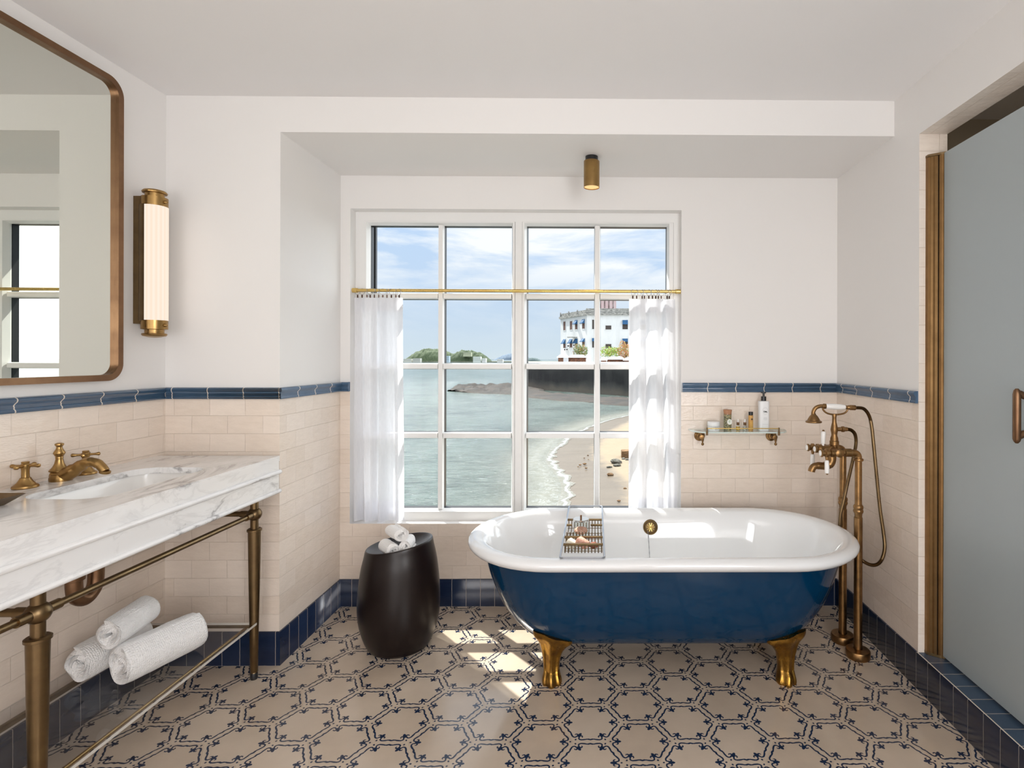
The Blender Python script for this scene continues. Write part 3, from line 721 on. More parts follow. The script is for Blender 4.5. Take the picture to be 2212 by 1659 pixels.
# two half round beads that run along the front and the end
for zb_, rr in ((zc_-.068, .0095), (zc_-.149, .0085)):
    ap.tube([(VF, V0, zb_), (VF, VE, zb_)], rr, 14); ap.sphere((VF, VE, zb_), rr, 14, 8); ap.tube([(VF, VE, zb_), (xL, VE, zb_)], rr, 14)
ap.build('apron', M_marble, van, smooth=40)
bs = MB(); rings = [[(x, y, zc_-th+.001) for x, y in rrect(sk[0]-.006, sk[1]-.006, sk[2]+.006, sk[3]+.006, .08, 8)]]
for d_, dz_ in ((.0, .02), (.012, .07), (.035, .105), (.07, .118)): rings.append([(x, y, zc_-th-dz_) for x, y in rrect(sk[0]+d_, sk[1]+d_, sk[2]-d_, sk[3]-d_, .07-.3*d_, 8)])
loft(bs, rings, 0, False, True); bs.build('sink_basin', M_porc, van, smooth=50)
LX = -1.410
def leg(y):
    l = MB().lathe([(.0, 0), (.012, 0), (.0135, .003), (.0135, .026), (.012, .030), (.0145, .034), (.0165, .20), (.0205, .40), (.0235, .60), (.0235, .612), (.0275, .614), (.0275, .621), (.0235, .624), (.0150, .624), (.0150, .757)], (LX, y, 0), 'z', 32).build('leg', M_bronze, van)
    mb = MB(); mb.sphere((LX, y, .683), .0275, 24, 16)
    for dx_, dy_ in ((0, 1), (0, -1), (-1, 0)):
        if dy_ > 0 and y > 2.1: continue
        mb.cyl((LX+dx_*.02, y+dy_*.02, .683), (LX+dx_*.055, y+dy_*.055, .683), .0135, 20)
    mb.build('ball_joint', M_bronze, l)
    MB().lathe([(.0, 0), (.0125, 0), (.0138, .004), (.0138, .026), (.012, .029)], (LX, y, 0), 'z', 24).build('foot_cap', M_black, l)
for y in (2.272, 1.395, .52):
    leg(y)
    MB().cyl((LX-.04, y, .683), (xL+.002, y, .683), .0105, 20).build('side_rail', M_bronze, van)
    MB().bbox((xL+.01, y-.006, .2115), (LX, y+.006, .2275), .002).build('shelf_bracket', M_bronze, van)
for a, b in ((2.272, 1.395), (1.395, .52)): MB().cyl((LX, a-.04, .683), (LX, b+.04, .683), .0095, 20).build('front_rail', M_bronze, van)
MB().cyl((LX-.035, .52, .2085), (LX-.035, 2.272, .2085), .0060, 14).build('shelf_rail', M_brass, van)
MB().bbox((-1.800, .5, .198), (-1.785, 2.272, .215), .002).build('wall_rail', M_bronze, van)
sh = MB().box((-1.835, .53, .2285), (-1.395, 2.262, .2365)).build('acrylic_shelf', M_acryl, van, smooth=0)
mb = MB(); mb.box((-1.3955, .53, .2283), (-1.3935, 2.2625, .2367)); mb.box((-1.835, 2.2615, .2283), (-1.3935, 2.2635, .2367)); mb.build('polished_edge', M_acrylE, sh, smooth=0)
tp = MB(); tc = (-1.70, 1.875)
tp.cyl((tc[0], tc[1], .78), (tc[0], tc[1], .62), .0165, 24); tp.lathe([(.0165, .655), (.0265, .657), (.0275, .664), (.0275, .674), (.024, .677), (.018, .677)], (tc[0], tc[1], 0), 'z', 28)
tp.tube(catmull([(tc[0], tc[1], .66), (tc[0], tc[1], .58), (tc[0], tc[1]-.010, .545), (tc[0], tc[1]-.040, .526), (tc[0], tc[1]-.070, .545), (tc[0], tc[1]-.078, .58), (tc[0], tc[1]-.078, .62)], 8), .0225, 22)
tp.lathe([(.0235, .600), (.028, .602), (.0285, .616), (.025, .620), (.020, .624)], (tc[0], tc[1]-.078, 0), 'z', 24)
tp.tube(catmull([(tc[0], tc[1]-.078, .61), (tc[0]-.01, tc[1]-.080, .645), (tc[0]-.04, tc[1]-.085, .668), (tc[0]-.09, tc[1]-.086, .672), (xL, tc[1]-.086, .672)], 6), .019, 20)
tp.build('drain_trap', M_copper, van)
# taps
def handle(y, label, rot):
    t = thing('tap_handle', (-1.817, y, zc_), label, 'tap', 'cross taps on the washstand')
    MB().lathe([(.0, 0), (.031, 0), (.0325, .003), (.031, .008), (.026, .011), (.020, .018), (.0145, .028), (.013, .032), (.010, .034), (.0095, .055), (.0105, .062), (.0, .062)], (-1.817, y, zc_), 'z', 32).build('base', M_brass, t)
    mb = MB(); c = Vector((-1.817, y, zc_+.070)); mb.lathe([(.0, -.010), (.010, -.010), (.0125, -.004), (.0125, .004), (.009, .008), (.010, .012), (.009, .014), (0, .014)], c, 'z', 24)
    for k in range(4):
        a = rot+k*pi/2; dv = Vector((cos(a), sin(a), 0)); mb.tube([c+dv*.008, c+dv*.020, c+dv*.027, c+dv*.034, c+dv*.038, c+dv*.0395], [.0045, .0038, .0045, .0066, .0055, .0015], 12)
    mb.build('cross_handle', M_brass, t)
handle(1.757, 'brass cross-handle tap nearest the camera, left of the spout', .2)
handle(1.963, 'brass cross-handle tap farther along, behind the spout', .55)
t = thing('faucet_spout', (-1.812, 1.862, zc_), 'brass curved basin spout with a tall turned finial between two taps', 'faucet')
yb = 1.862
MB().tube(catmull([(-1.835, yb, zc_+.020), (-1.815, yb, zc_+.018), (-1.785, yb, zc_+.022), (-1.755, yb, zc_+.040), (-1.725, yb, zc_+.059), (-1.700, yb, zc_+.062), (-1.680, yb, zc_+.055), (-1.665, yb, zc_+.040), (-1.660, yb, zc_+.032)], 5),
          [.010]+[.0135]*1+[.0185]*3+[.024]*6+[.0225]*4+[.019]*4+[.0165]*6+[.015]*6+[.0138]*5+[.0135]*5, 24, flat=1).build('spout', M_brass, t)
MB().lathe([(.0, 0), (.030, 0), (.031, .010), (.027, .022), (.0, .03)], (-1.806, yb, zc_), 'z', 28).build('base', M_brass, t)
MB().lathe([(.0135, -.004), (.0158, -.002), (.0158, .004), (.013, .006)], (-1.659, yb, zc_+.028), 'z', 24, M=Matrix.Rotation(.25, 4, 'Y')).build('aerator', M_brass, t)
MB().lathe([(.0, .030), (.026, .032), (.0265, .036), (.018, .046), (.0125, .058), (.0095, .074), (.0105, .078), (.0095, .081), (.011, .083), (.0155, .092), (.0155, .095), (.010, .105), (.0075, .112), (.0085, .116), (.0118, .120), (.0118, .125), (.006, .1275), (0, .128)], (-1.812, yb, zc_), 'z', 32).build('finial', M_brass, t)
# tray
mb = MB(); X0, Y0, X1, Y1 = -1.815, 1.18, -1.632, 1.585
def rr_(d_, z): return [(x, y, z) for x, y in rrect(X0+d_, Y0+d_, X1-d_, Y1-d_, .006+max(0, .012-d_)*.2, 3)]
loft(mb, [rr_(.030, zc_), rr_(.0, zc_+.026), rr_(.003, zc_+.027), rr_(.032, zc_+.004)], 0, True, True)
one(mb, 'brass_tray', M_bronze, ((X0+X1)/2, (Y0+Y1)/2, zc_), 'dull brass tray with sloping sides on the marble top, cut by the left frame edge', 'tray', smooth=30)
# towels on the acrylic shelf
g = 'rolled white bath towels on the acrylic shelf'
zt0 = .2368
roll('bath_towel', .077, 3.1, .26, .0180, .6, (-1.540, 1.945, zt0), -.30, 'largest rolled white towel, front right of three on the clear shelf', 'towel', g, M_towel, .97)
roll('bath_towel', .067, 2.9, .23, .0160, 2.4, (-1.722, 1.955, zt0), -.10, 'rolled white towel at the back left of three on the clear shelf', 'towel', g, M_towel, .95)
roll('bath_towel', .053, 2.6, .20, .0150, 4.4, (-1.622, 1.915, zt0+.124), .14, 'rolled white towel lying on top of two others on the clear shelf', 'towel', g, M_towel, .97)

# ------------------------------------------------------------------ mirror and sconce
MY0, MY1, MZ0, MZ1 = .78, 2.125, 1.243, 2.393
mir = thing('wall_mirror', (xL, (MY0+MY1)/2, MZ0), 'large mirror with rounded corners in a brown bronze frame on the left wall', 'mirror')
mb = MB(); po = rrect(MY0, MZ0, MY1, MZ1, .065, 10); pi_ = rrect(MY0+.022, MZ0+.022, MY1-.022, MZ1-.022, .045, 10); N = len(po)
F0, F1 = xL+.001, xL+.034
vs = [(F0, *p) for p in po]+[(F1, *p) for p in po]+[(F1, *p) for p in pi_]+[(F1-.016, *p) for p in pi_]
fs = []
for j in range(3):
    for k in range(N): k2 = (k+1) % N; fs.append((j*N+k, j*N+k2, (j+1)*N+k2, (j+1)*N+k))
mb.add(vs, fs); mb.build('mirror_frame', M_copper, mir, smooth=40)
mb = MB(); mb.prism([(y, z) for y, z in rrect(MY0+.0218, MZ0+.0218, MY1-.0218, MZ1-.0218, .045, 10)], xL+.002, F1-.016, 'x'); mb.build('mirror_glass', M_mirror, mir, smooth=0)
sc = thing('wall_sconce', (xL, 2.236, 1.41), 'tubular brass wall light with lit ribbed glass, right of the mirror', 'wall light')
MB().bbox((xL+.0005, 2.207, 1.467), (xL+.037, 2.266, 1.981), .0015).build('backplate', M_bronze, sc)
tcx, tcy = xL+.062, 2.238
def cap(z0, up):
    s = 1 if up else -1
    return MB().lathe([(.0, 0), (.0445, 0), (.0445, s*.036), (.0325, s*.038), (.0325, s*.052), (.041, s*.0535), (.0425, s*.058), (.038, s*.064), (.020, s*.069), (0, s*.0705)], (tcx, tcy, z0), 'z', 40)
cap(1.945, True).build('top_cap', M_brass, sc); cap(1.482, False).build('bottom_cap', M_brass, sc)
for z in (1.963, 1.462):
    mb = MB(); mb.lathe([(.0, .0), (.006, 0), (.006, .008), (.004, .011), (0, .011)], (tcx+.0435, tcy-.004, z), 'x', 16); mb.build('thumb_screw', M_brass, sc)
MB().lathe([(.0445, 1.48), (.0445, 1.947)], (tcx-.008, tcy, 0), 'z', 40).build('back_shell', M_bronze, sc)
mb = MB(); vs = []; 
def tubefn(u, v):
    a = 2*pi*u; r = .0445+.0007*cos(30*a) ; return (tcx+r*cos(a), tcy+r*sin(a), 1.482+(1.945-1.482)*v)
mb.grid(tubefn, 240, 1, closed=True); lo = mb.build('glass_tube', M_lamp, sc, (tcx, tcy, 1.41), smooth=40)
lo.location = (tcx-xL, tcy-2.236, 0)

# ------------------------------------------------------------------ ceiling spotlight
sp = thing('ceiling_spotlight', (-.0185, 2.640, zb), 'short brass cylinder spotlight on the alcove ceiling above the window', 'spotlight')
MB().cyl((-.0185, 2.640, zb), (-.0185, 2.640, zb-.024), .0305, 32).build('mount', M_blackp, sp)
MB().lathe([(.0, -.0225), (.0375, -.0225), (.0385, -.0245), (.0385, -.150), (.0365, -.150), (.0365, -.132), (.0, -.132)], (-.0185, 2.640, zb), 'z', 40).build('housing', M_brass, sp)
m_, n = mat('warm_lamp'); e = n.add('ShaderNodeEmission'); n.put(e.inputs[0], (1, .62, .28)); e.inputs[1].default_value = 1.1; n.out(e.outputs[0])
MB().cyl((-.0185, 2.640, zb-.146), (-.0185, 2.640, zb-.133), .036, 32).build('bulb_disc', m_, sp)
pl = bpy.data.lights.new('spot_beam', 'SPOT'); pl.energy = 2.0; pl.color = (1, .78, .52); pl.spot_size = 1.3; pl.shadow_soft_size = .02
po_ = bpy.data.objects.new('spot_beam', pl); COL.objects.link(po_); po_.location = (-.0185, 2.640, zb-.152)
#SPLIT2
# ------------------------------------------------------------------ shower door
dr = thing('shower_door', (1.385, 1.55, zk), 'frosted glass shower door in a bronze profile at the right edge of the picture', 'shower door')
GX = 1.386; Z0, Z1 = .150, 2.150
mb = MB(); 
mb.prism([(1.337, yS), (1.337, 2.174), (1.343, 2.168), (1.343, 2.166), (1.352, 2.164), (1.356, 2.158), (1.366, 2.156), (1.366, yS)], zk, Z1-.006); mb.build('wall_profile', M_door, dr, smooth=0)
mb = MB(); mb.prism([(1.3665, 2.185), (1.3665, 2.158), (1.3685, 2.158), (1.3685, 2.185)], zk, Z1-.006); mb.build('black_seal', M_black, dr, smooth=0)
mb = MB(); mb.prism([(1.369, yS-.002), (1.369, 2.152), (1.374, 2.146), (1.379, 2.142), (1.395, 2.142), (1.398, 2.146), (1.398, yS-.002)], zk, Z1-.004); mb.build('door_profile', M_door, dr, smooth=0)
mb = MB(); arc = [(1.337+.061*t, 2.166-.020*t+.012*sin(pi*t)*0, 0) for t in (0, .2, .4, .6, .8, 1)]
mb.prism([(1.336, yS), (1.336, 2.172), (1.352, 2.160), (1.372, 2.146), (1.388, 2.139), (1.399, 2.139), (1.399, yS)], Z1-.005, Z1+.004); mb.prism([(1.336, yS), (1.336, 2.172), (1.352, 2.160), (1.372, 2.146), (1.388, 2.139), (1.399, 2.139), (1.399, yS)], zk, zk+.010)
mb.build('end_cap', M_bronze, dr, smooth=0)
MB().box((GX-.004, .47, Z0+.006), (GX+.004, 2.143, Z1)).build('glass_panel', M_frost, dr, smooth=0)
mb = MB(); hy = 1.735
mb.tube(catmull([(GX-.004, hy, 1.095), (GX-.024, hy, 1.085), (GX-.030, hy, 1.10), (GX-.030, hy, 1.15), (GX-.030, hy, 1.20), (GX-.024, hy, 1.222), (GX-.004, hy, 1.212)], 5), .0105, 16)
hb = MB().tube([(GX-.030, hy-.0, 1.062), (GX-.030, hy, 1.068), (GX-.030, hy, 1.075), (GX-.030, hy, 1.22), (GX-.030, hy, 1.232), (GX-.030, hy, 1.238)], [.004, .009, .0115, .0115, .009, .004], 18)
h_ = mb.build('handle_bracket', M_copper, dr); hb.build('handle', M_copper, dr)

# ------------------------------------------------------------------ freestanding bath mixer
bf = thing('bath_mixer', (1.15, 2.49, 0), 'antique brass freestanding bath mixer with hand shower and white levers, right of the bathtub', 'bath mixer')
Pf, Pb = Vector((1.180, 2.424, 0)), Vector((1.174, 2.562, 0)); zt_ = .895
for P in (Pb, Pf):
    rs = MB().lathe([(.0180, .018), (.0180, .62), (.0182, .623), (.0155, .626), (.0165, .640), (.0215, .650), (.0215, .655), (.019, .660), (.0215, .668), (.0205, .676), (.0155, .682), (.0150, .690), (.0150, zt_-.012)], P, 'z', 28).build('riser_pipe', M_shower, bf)
    MB().lathe([(.0, 0), (.050, 0), (.0515, .003), (.0515, .030), (.049, .034), (.030, .036), (.0195, .038), (.0195, .020)], P, 'z', 40, cap=False).build('floor_flange', M_shower, rs)
    mb = MB(); mb.lathe([(.0150, zt_-.02), (.0205, zt_-.018), (.0215, zt_-.013), (.0205, zt_-.008), (.016, zt_-.006)], P, 'z', 28)
    e = P+Vector((0, 0, zt_-.01)); mb.tube(catmull([e, e+Vector((0, 0, .010)), e+Vector((-.006, 0, .022)), e+Vector((-.020, 0, .028)), e+Vector((-.034, 0, .028))], 5), .0145, 20)
    x0 = P.x-.034; mb.lathe([(.0145, x0-.030), (.0185, x0-.028), (.0185, x0+.000), (.0155, x0+.002)], (0, P.y, zt_+.018), 'x', 24)
    mb.cyl((x0-.02, P.y, zt_+.018), (1.085, P.y, zt_+.018), .0145, 20); mb.build('elbow', M_shower, bf)
zv = zt_+.018; BX = 1.085; YM = 2.487
mb = MB(); mb.lathe([(.012, 2.395), (.0175, 2.398), (.0175, 2.440), (.0155, 2.448), (.0165, YM), (.0155, 2.53), (.0175, 2.538), (.0175, 2.580), (.012, 2.583)], (BX, 0, zv), 'y', 28)
mb.sphere((BX, YM, zv), .026, 24, 14); mb.build('mixer_body', M_shower, bf)
def valve(y, ang, nm):
    v = MB().lathe([(.0145, 0), (.0145, -.022), (.0175, -.024), (.0175, -.036), (.0125, -.038), (.0125, -.046), (.0195, -.049), (.0195, -.058), (.0135, -.062), (.0135, -.070), (.0175, -.073), (.0175, -.078), (.0135, -.081)], (BX, y, zv), 'x', 28).build(nm, M_shower, bf)
    MB().lathe([(.0130, -.0805), (.0125, -.0835), (.008, -.0855), (.0, -.086)], (BX, y, zv), 'x', 24, cap=False).build('index_button', M_porc, v)
    M = Matrix.Translation((BX-.053, y, zv)) @ Matrix.Rotation(ang, 4, 'X')
    MB().lathe([(.006, .014), (.0075, .020), (.0055, .028), (.0055, .032)], (0, 0, 0), 'z', 18, M=M).build('lever_stem', M_shower, v)
    MB().lathe([(.006, .031), (.0085, .033), (.0095, .042), (.0105, .075), (.0100, .084), (.0080, .089), (.0, .090)], (0, 0, 0), 'z', 22, M=M).build('porcelain_lever', M_porc, v)
    MB().lathe([(.0050, .088), (.0055, .091), (.0035, .095), (0, .0955)], (0, 0, 0), 'z', 14, M=M).build('lever_tip', M_shower, v)
valve(2.412, pi-.06, 'near_valve'); valve(2.566, pi+.05, 'far_valve')
MBt = Matrix.Identity(4)
dv = MB().lathe([(.015, 0), (.015, -.040), (.019, -.043), (.0215, -.052), (.019, -.060), (.014, -.064), (.0175, -.067), (.0175, -.073), (.013, -.076)], (BX, YM, zv+.006), 'x', 28).build('diverter', M_shower, bf)
MB().lathe([(.0130, -.0755), (.0115, -.079), (.0, -.081)], (BX, YM, zv+.006), 'x', 24, cap=False).build('index_button', M_porc, dv)
M = Matrix.Translation((BX-.036, YM+.006, zv+.016)) @ Matrix.Rotation(-.06, 4, 'X') @ Matrix.Rotation(.06, 4, 'Y')
MB().lathe([(.006, .004), (.0060, .012), (.0085, .013), (.0092, .020), (.0108, .058), (.0102, .066), (.0075, .070), (0, .071)], (0, 0, 0), 'z', 22, M=M).build('porcelain_lever', M_porc, dv)
MB().lathe([(.0052, .069), (.0058, .072), (.0035, .077), (0, .0775)], (0, 0, 0), 'z', 14, M=M).build('lever_tip', M_shower, dv)
MB().tube(catmull([(BX, YM-.004, zv-.015), (BX-.001, YM-.006, zv-.042), (BX-.012, YM-.008, zv-.062), (BX-.035, YM-.010, zv-.070), (BX-.062, YM-.012, zv-.068), (BX-.084, YM-.014, zv-.071), (BX-.094, YM-.015, zv-.083), (BX-.097, YM-.015, zv-.094)], 5), [.0205]*6+[.0205]*5+[.019]*5+[.0165]*6+[.015]*6+[.0155]*8, 22).build('spout', M_shower, bf)
cx_ = BX+.022
MB().lathe([(.017, zv+.012), (.0175, zv+.024), (.0205, zv+.026), (.0205, zv+.043), (.0175, zv+.045), (.0170, zv+.056), (.0125, zv+.070), (.0135, zv+.080), (.0165, zv+.095), (.0135, zv+.112), (.0100, zv+.128), (.0090, zv+.150), (.0110, zv+.162), (.0090, zv+.168)], (cx_-.008, YM, 0), 'z', 28).build('cradle_column', M_shower, bf)
zc1 = zv+.166; hc = Vector((cx_-.002, YM, zc1+.034))
mb = MB(); mb.tube(catmull([(cx_-.062, YM, zc1+.034), (cx_-.058, YM, zc1+.018), (cx_-.040, YM, zc1+.004), (cx_-.008, YM, zc1-.002), (cx_+.026, YM, zc1+.001), (cx_+.046, YM, zc1+.010), (cx_+.056, YM, zc1+.028)], 6), .0042, 12)
mb.build('cradle', M_shower, bf)
hs = thing_ = None
tl = Matrix.Translation(hc) @ Matrix.Rotation(.05, 4, 'Y')
mb = MB(); mb.lathe([(.0090, -.060), (.0120, -.056), (.0120, -.046), (.0090, -.045)], (0, 0, 0), 'x', 24, M=tl)
mb.tube([tl @ Vector(p) for p in catmull([(-.052, 0, 0), (-.072, 0, -.001), (-.090, 0, -.009), (-.100, 0, -.024), (-.102, 0, -.040)], 5)], .0088, 18)
mb.lathe([(.0095, -.036), (.0105, -.041), (.0175, -.048), (.026, -.062), (.0275, -.067), (.035, -.071), (.036, -.075), (.0345, -.078), (.0, -.077)], (0, 0, 0), 'z', 36, M=tl @ Matrix.Translation((-.102, 0, 0)) @ Matrix.Rotation(-.06, 4, 'Y'))
hsh = mb.build('hand_shower', M_shower, bf)
MB().lathe([(.0095, -.046), (.0118, -.043), (.0130, -.020), (.0135, .0), (.0128, .022), (.0110, .040), (.0090, .044)], (0, 0, 0), 'x', 28, M=tl).build('porcelain_handle', M_porc, hsh)
MB().lathe([(.0085, .043), (.0095, .047), (.0080, .052), (.0105, .058), (.0105, .064), (.012, .066), (.012, .090), (.009, .092)], (0, 0, 0), 'x', 24, M=tl).build('hose_connector', M_shower, hsh)
mb = MB(); zi = zv+.097
mb.lathe([(.0095, cx_), (.0095, cx_+.024), (.0135, cx_+.026), (.0135, cx_+.036), (.0105, cx_+.038), (.0095, cx_+.052)], (0, YM, zi), 'x', 22); mb.build('hose_outlet', M_shower, bf)
hp = [tl @ Vector((.09, 0, 0)), (1.226, 2.475, 1.106), (1.243, 2.46, 1.080), (1.252, 2.45, 1.03), (1.258, 2.44, .93), (1.266, 2.43, .80), (1.276, 2.42, .66), (1.286, 2.41, .56), (1.286, 2.40, .49), (1.268, 2.40, .435), (1.238, 2.41, .415), (1.205, 2.44, .425),
      (1.170, 2.49, .46), (1.140, 2.51, .52), (1.138, 2.51, .60), (1.155, 2.51, .68), (1.172, 2.51, .76), (1.190, 2.50, .86), (1.200, 2.49, .94), (1.195, 2.487, .985), (1.178, 2.487, 1.005), (1.158, 2.487, zi)]
pts = catmull(hp, 34); L = [0]
mb = MB(); mb.tube(pts, [.0076+.0007*(1 if k % 2 else -1) for k in range(len(pts))], 12); mb.build('metal_hose', M_bronze, bf, smooth=80)

# ------------------------------------------------------------------ wall shelf and toiletries
gs = thing('glass_wall_shelf', (.755, yC, .95), 'glass wall shelf with a brass rail, on the tiles right of the window', 'shelf')
gz = .9535
poly = [(.505, yC-.002), (.508, yC-.045), (.522, yC-.088), (.550, yC-.118), (.580, yC-.130), (.950, yC-.130), (.980, yC-.118), (1.005, yC-.088), (1.017, yC-.045), (1.02, yC-.002)]
mb = MB(); mb.prism(poly, gz-.006, gz); o = mb.build('glass_plate', M_shelfg, gs, smooth=0)
mb = MB(); q = [(x*1.0, y) for x, y in poly]
vs = []; fs = []
for i, (x, y) in enumerate(q): vs += [(x, y-.0004, gz-.0062), (x, y-.0004, gz+.0002)]
for i in range(len(q)-1): fs.append((2*i, 2*i+2, 2*i+3, 2*i+1))
mb.add(vs, fs); mb.build('polished_edge', M_shelfe, o, smooth=0)
for x in (.565, .952):
    mb = MB(); y0 = yC
    mb.lathe([(.0, 0), (.028, 0), (.029, -.004), (.025, -.007), (.0265, -.011), (.020, -.015), (.0185, -.024), (.0125, -.028), (.012, -.062), (.014, -.066), (.012, -.072), (.0, -.074)], (x, y0, .918), 'y', 32)
    mb.cyl((x, y0-.055, .918), (x, y0-.055, gz-.006), .0075, 16); mb.lathe([(.009, -.012), (.012, -.008), (.012, -.002), (.006, .0)], (x, y0-.055, gz-.006), 'z', 20)
    mb.lathe([(.0, -.040), (.0045, -.038), (.0075, -.033), (.0075, -.029), (.0035, -.023), (.0045, -.018), (.007, -.010), (.007, 0)], (x+.004, y0-.066, .913), 'z', 20)
    mb.build('bracket', M_shower, gs)
for x in (.578, .950):
    mb = MB(); mb.cyl((x, yC-.136, gz-.016), (x, yC-.136, gz+.006), .0055, 14); mb.cyl((x, yC-.136, gz), (x, yC-.136, gz+.024), .004, 14); mb.build('rail_post', M_bronze, gs)
MB().cyl((.578, yC-.136, gz+.0195), (.950, yC-.136, gz+.0195), .0026, 12).build('rail', M_rod, gs)
yi = yC-.062; zi = gz+.0003
t = thing('pump_bottle', (.893, yi, zi), 'tall white pump bottle with a black pump on the glass shelf', 'bottle')
mb = MB(); pf = rrect(.893-.0265, yi-.020, .893+.0265, yi+.020, .012, 5)
def scl(k, z): return [(.893+(x-.893)*k, yi+(y-yi)*k, z) for x, y in pf]
loft(mb, [scl(.94, zi), scl(1, zi+.004), scl(1, zi+.150), scl(.93, zi+.155), scl(.45, zi+.157)], 0, True, True); mb.build('body', M_whitep, t, smooth=30)
mb = MB(); mb.cyl((.893, yi, zi+.157), (.893, yi, zi+.180), .0135, 24); mb.cyl((.893, yi, zi+.18), (.893, yi, zi+.195), .0055, 14); mb.lathe([(.006, .195), (.0125, .197), (.012, .203), (0, .204)], (.893, yi, zi), 'z', 20); mb.bbox((.879, yi-.006, zi+.197), (.893, yi+.006, zi+.203), .002); mb.build('pump', M_blackp, t)
M_ink = simple('print_ink', (.03, .03, .03), .6); M_grey = simple('grey_ink', (.42, .43, .44), .6)
lb = MB(); yl = yi-.0203
def ringflat(mb, c, ro, ri, sx=1.0, n_=28, mi=0):
    vs = []; 
    for k in range(n_):
        a = 2*pi*k/n_; vs += [(c[0]+ro*cos(a)*sx, c[1], c[2]+ro*sin(a)), (c[0]+ri*cos(a)*sx, c[1], c[2]+ri*sin(a))]
    mb.add(vs, [(2*k, 2*((k+1) % n_), 2*((k+1) % n_)+1, 2*k+1) for k in range(n_)], mi)
ringflat(lb, (.896, yl, zi+.105), .0185, .0178, .8, mi=1); ringflat(lb, (.896, yl, zi+.105), .0150, .0146, .8, mi=1)
ringflat(lb, (.890, yl-.0002, zi+.1015), .0042, .0020, 1); lb.box((.8925, yl-.0003, zi+.0975), (.9035, yl, zi+.1025)); ringflat(lb, (.899, yl-.0002, zi+.101), .0036, .0004, 1)
ringflat(lb, (.904, yl-.0002, zi+.0985), .0022, .0002, 1)
for zz, w_ in ((.068, .008), (.065, .009), (.060, .010), (.057, .006), (.0335, .014)): 
    k = 0; x = .896-w_
    while x < .896+w_: lb.box((x, yl-.0001, zi+zz), (x+.0016, yl, zi+zz+.0013), 1); x += .0024
lb.build('printed_label', [M_ink, M_grey], t, smooth=0)
t = thing('amber_bottle', (.825, yi, zi), 'slim amber-coloured bottle with a black cap on the glass shelf', 'bottle')
m_, n = mat('amber_liquid'); n.out(n.pr((.62, .34, .10), .12)); M_amber = m_
MB().lathe([(.0, 0), (.0115, 0), (.0125, .002), (.0125, .078), (.011, .080), (.008, .081)], (.825, yi, zi), 'z', 28).build('body', M_amber, t)
MB().lathe([(.0118, .081), (.0120, .098), (.0110, .0985), (0, .0985)], (.825, yi, zi), 'z', 24).build('cap', M_blackp, t)
lb = MB(); ringflat(lb, (.8275, yi-.0129, zi+.060), .0048, .0001, 1)
for k, zz in enumerate((.014, .020, .026, .032, .038, .044)): lb.box((.8175, yi-.0126-.0006, zi+zz), (.8325, yi-.0121, zi+zz+.0012), 1)
lb.build('printed_label', [simple('brown_ink', (.06, .025, .01), .5), simple('gold_ink', (.75, .55, .12), .4)], t, smooth=0)
for x, cc, lab in ((.757, (.55, .33, .02), 'small dropper bottle of yellow oil with a copper neck on the glass shelf'), (.7935, (.45, .45, .42), 'small clear dropper bottle with a grey mark beside the yellow one')):
    t = thing('dropper_bottle', (x, yi, zi), lab, 'bottle', 'dropper bottles on the glass shelf')
    MB().lathe([(.0, 0), (.0105, 0), (.0112, .002), (.0112, .022), (.0095, .027), (.006, .029)], (x, yi, zi), 'z', 26).build('glass_body', M_clear, t)
    MB().lathe([(.0, .002), (.0098, .002), (.0098, .020), (.0, .0201)], (x, yi, zi), 'z', 24).build('liquid', simple('oil', cc, .15), t)
    MB().lathe([(.0072, .028), (.0078, .029), (.0075, .043), (.0, .043)], (x, yi, zi), 'z', 22).build('collar', M_copper, t)
    MB().lathe([(.0038, .043), (.0042, .052), (.0030, .058), (0, .059)], (x, yi, zi), 'z', 16).build('rubber_bulb', M_whitep, t)
    lb = MB(); ringflat(lb, (x+.001, yi-.0115, zi+.012), .0042, .0001, 1); lb.build('round_mark', simple('mark', (.16, .12, .04) if cc[2] < .1 else (.12, .12, .12), .5), t, smooth=0)
t = thing('herb_jar', (.702, yi, zi), 'corked glass jar of dried herbs with a round white label on the glass shelf', 'jar')
m_, n = mat('dried_herbs'); v = n.noise(n.obj(), 160, 2); n.out(n.pr(n.ramp(v, [(.36, (.05, .045, .03)), (.45, (.22, .20, .12)), (.55, (.42, .36, .24)), (.66, (.55, .40, .12))]), .8, 0, n.bump(v, .5, .003)))
MB().lathe([(.0, .001), (.0195, .001), (.0195, .083), (0, .084)], (.702, yi, zi), 'z', 28).build('dried_herbs', m_, t)
MB().lathe([(.0, 0), (.020, 0), (.0212, .002), (.0212, .090), (.0205, .090), (.0205, .002)], (.702, yi, zi), 'z', 32, cap=False).build('glass_body', M_clear, t)
m_, n = mat('cork'); n.out(n.pr(n.mix(n.noise(n.obj(), 120, 3), (.36, .16, .08), (.50, .26, .15)), .8, 0, n.bump(n.noise(n.obj(), 150, 2), .5, .002)))
MB().lathe([(.0, .084), (.0195, .084), (.0200, .090), (.0225, .106), (.022, .109), (0, .109)], (.702, yi, zi), 'z', 30).build('cork', m_, t)
lb = MB(); ringflat(lb, (.7075, yi-.0216, zi+.047), .0145, .0001, .92, mi=0); ringflat(lb, (.7055, yi-.0218, zi+.051), .0032, .0018, 1, 14, 1); ringflat(lb, (.710, yi-.0218, zi+.053), .0028, .0014, 1, 14, 1); ringflat(lb, (.708, yi-.0218, zi+.045), .0026, .0004, .7, 12, 1)
lb.build('round_label', [simple('paper', (.80, .80, .74), .6), simple('green_ink', (.22, .42, .2), .6)], t, smooth=0)
t = thing('cream_jar', (.628, yi, zi), 'low white lidded cream jar at the left end of the glass shelf', 'jar')
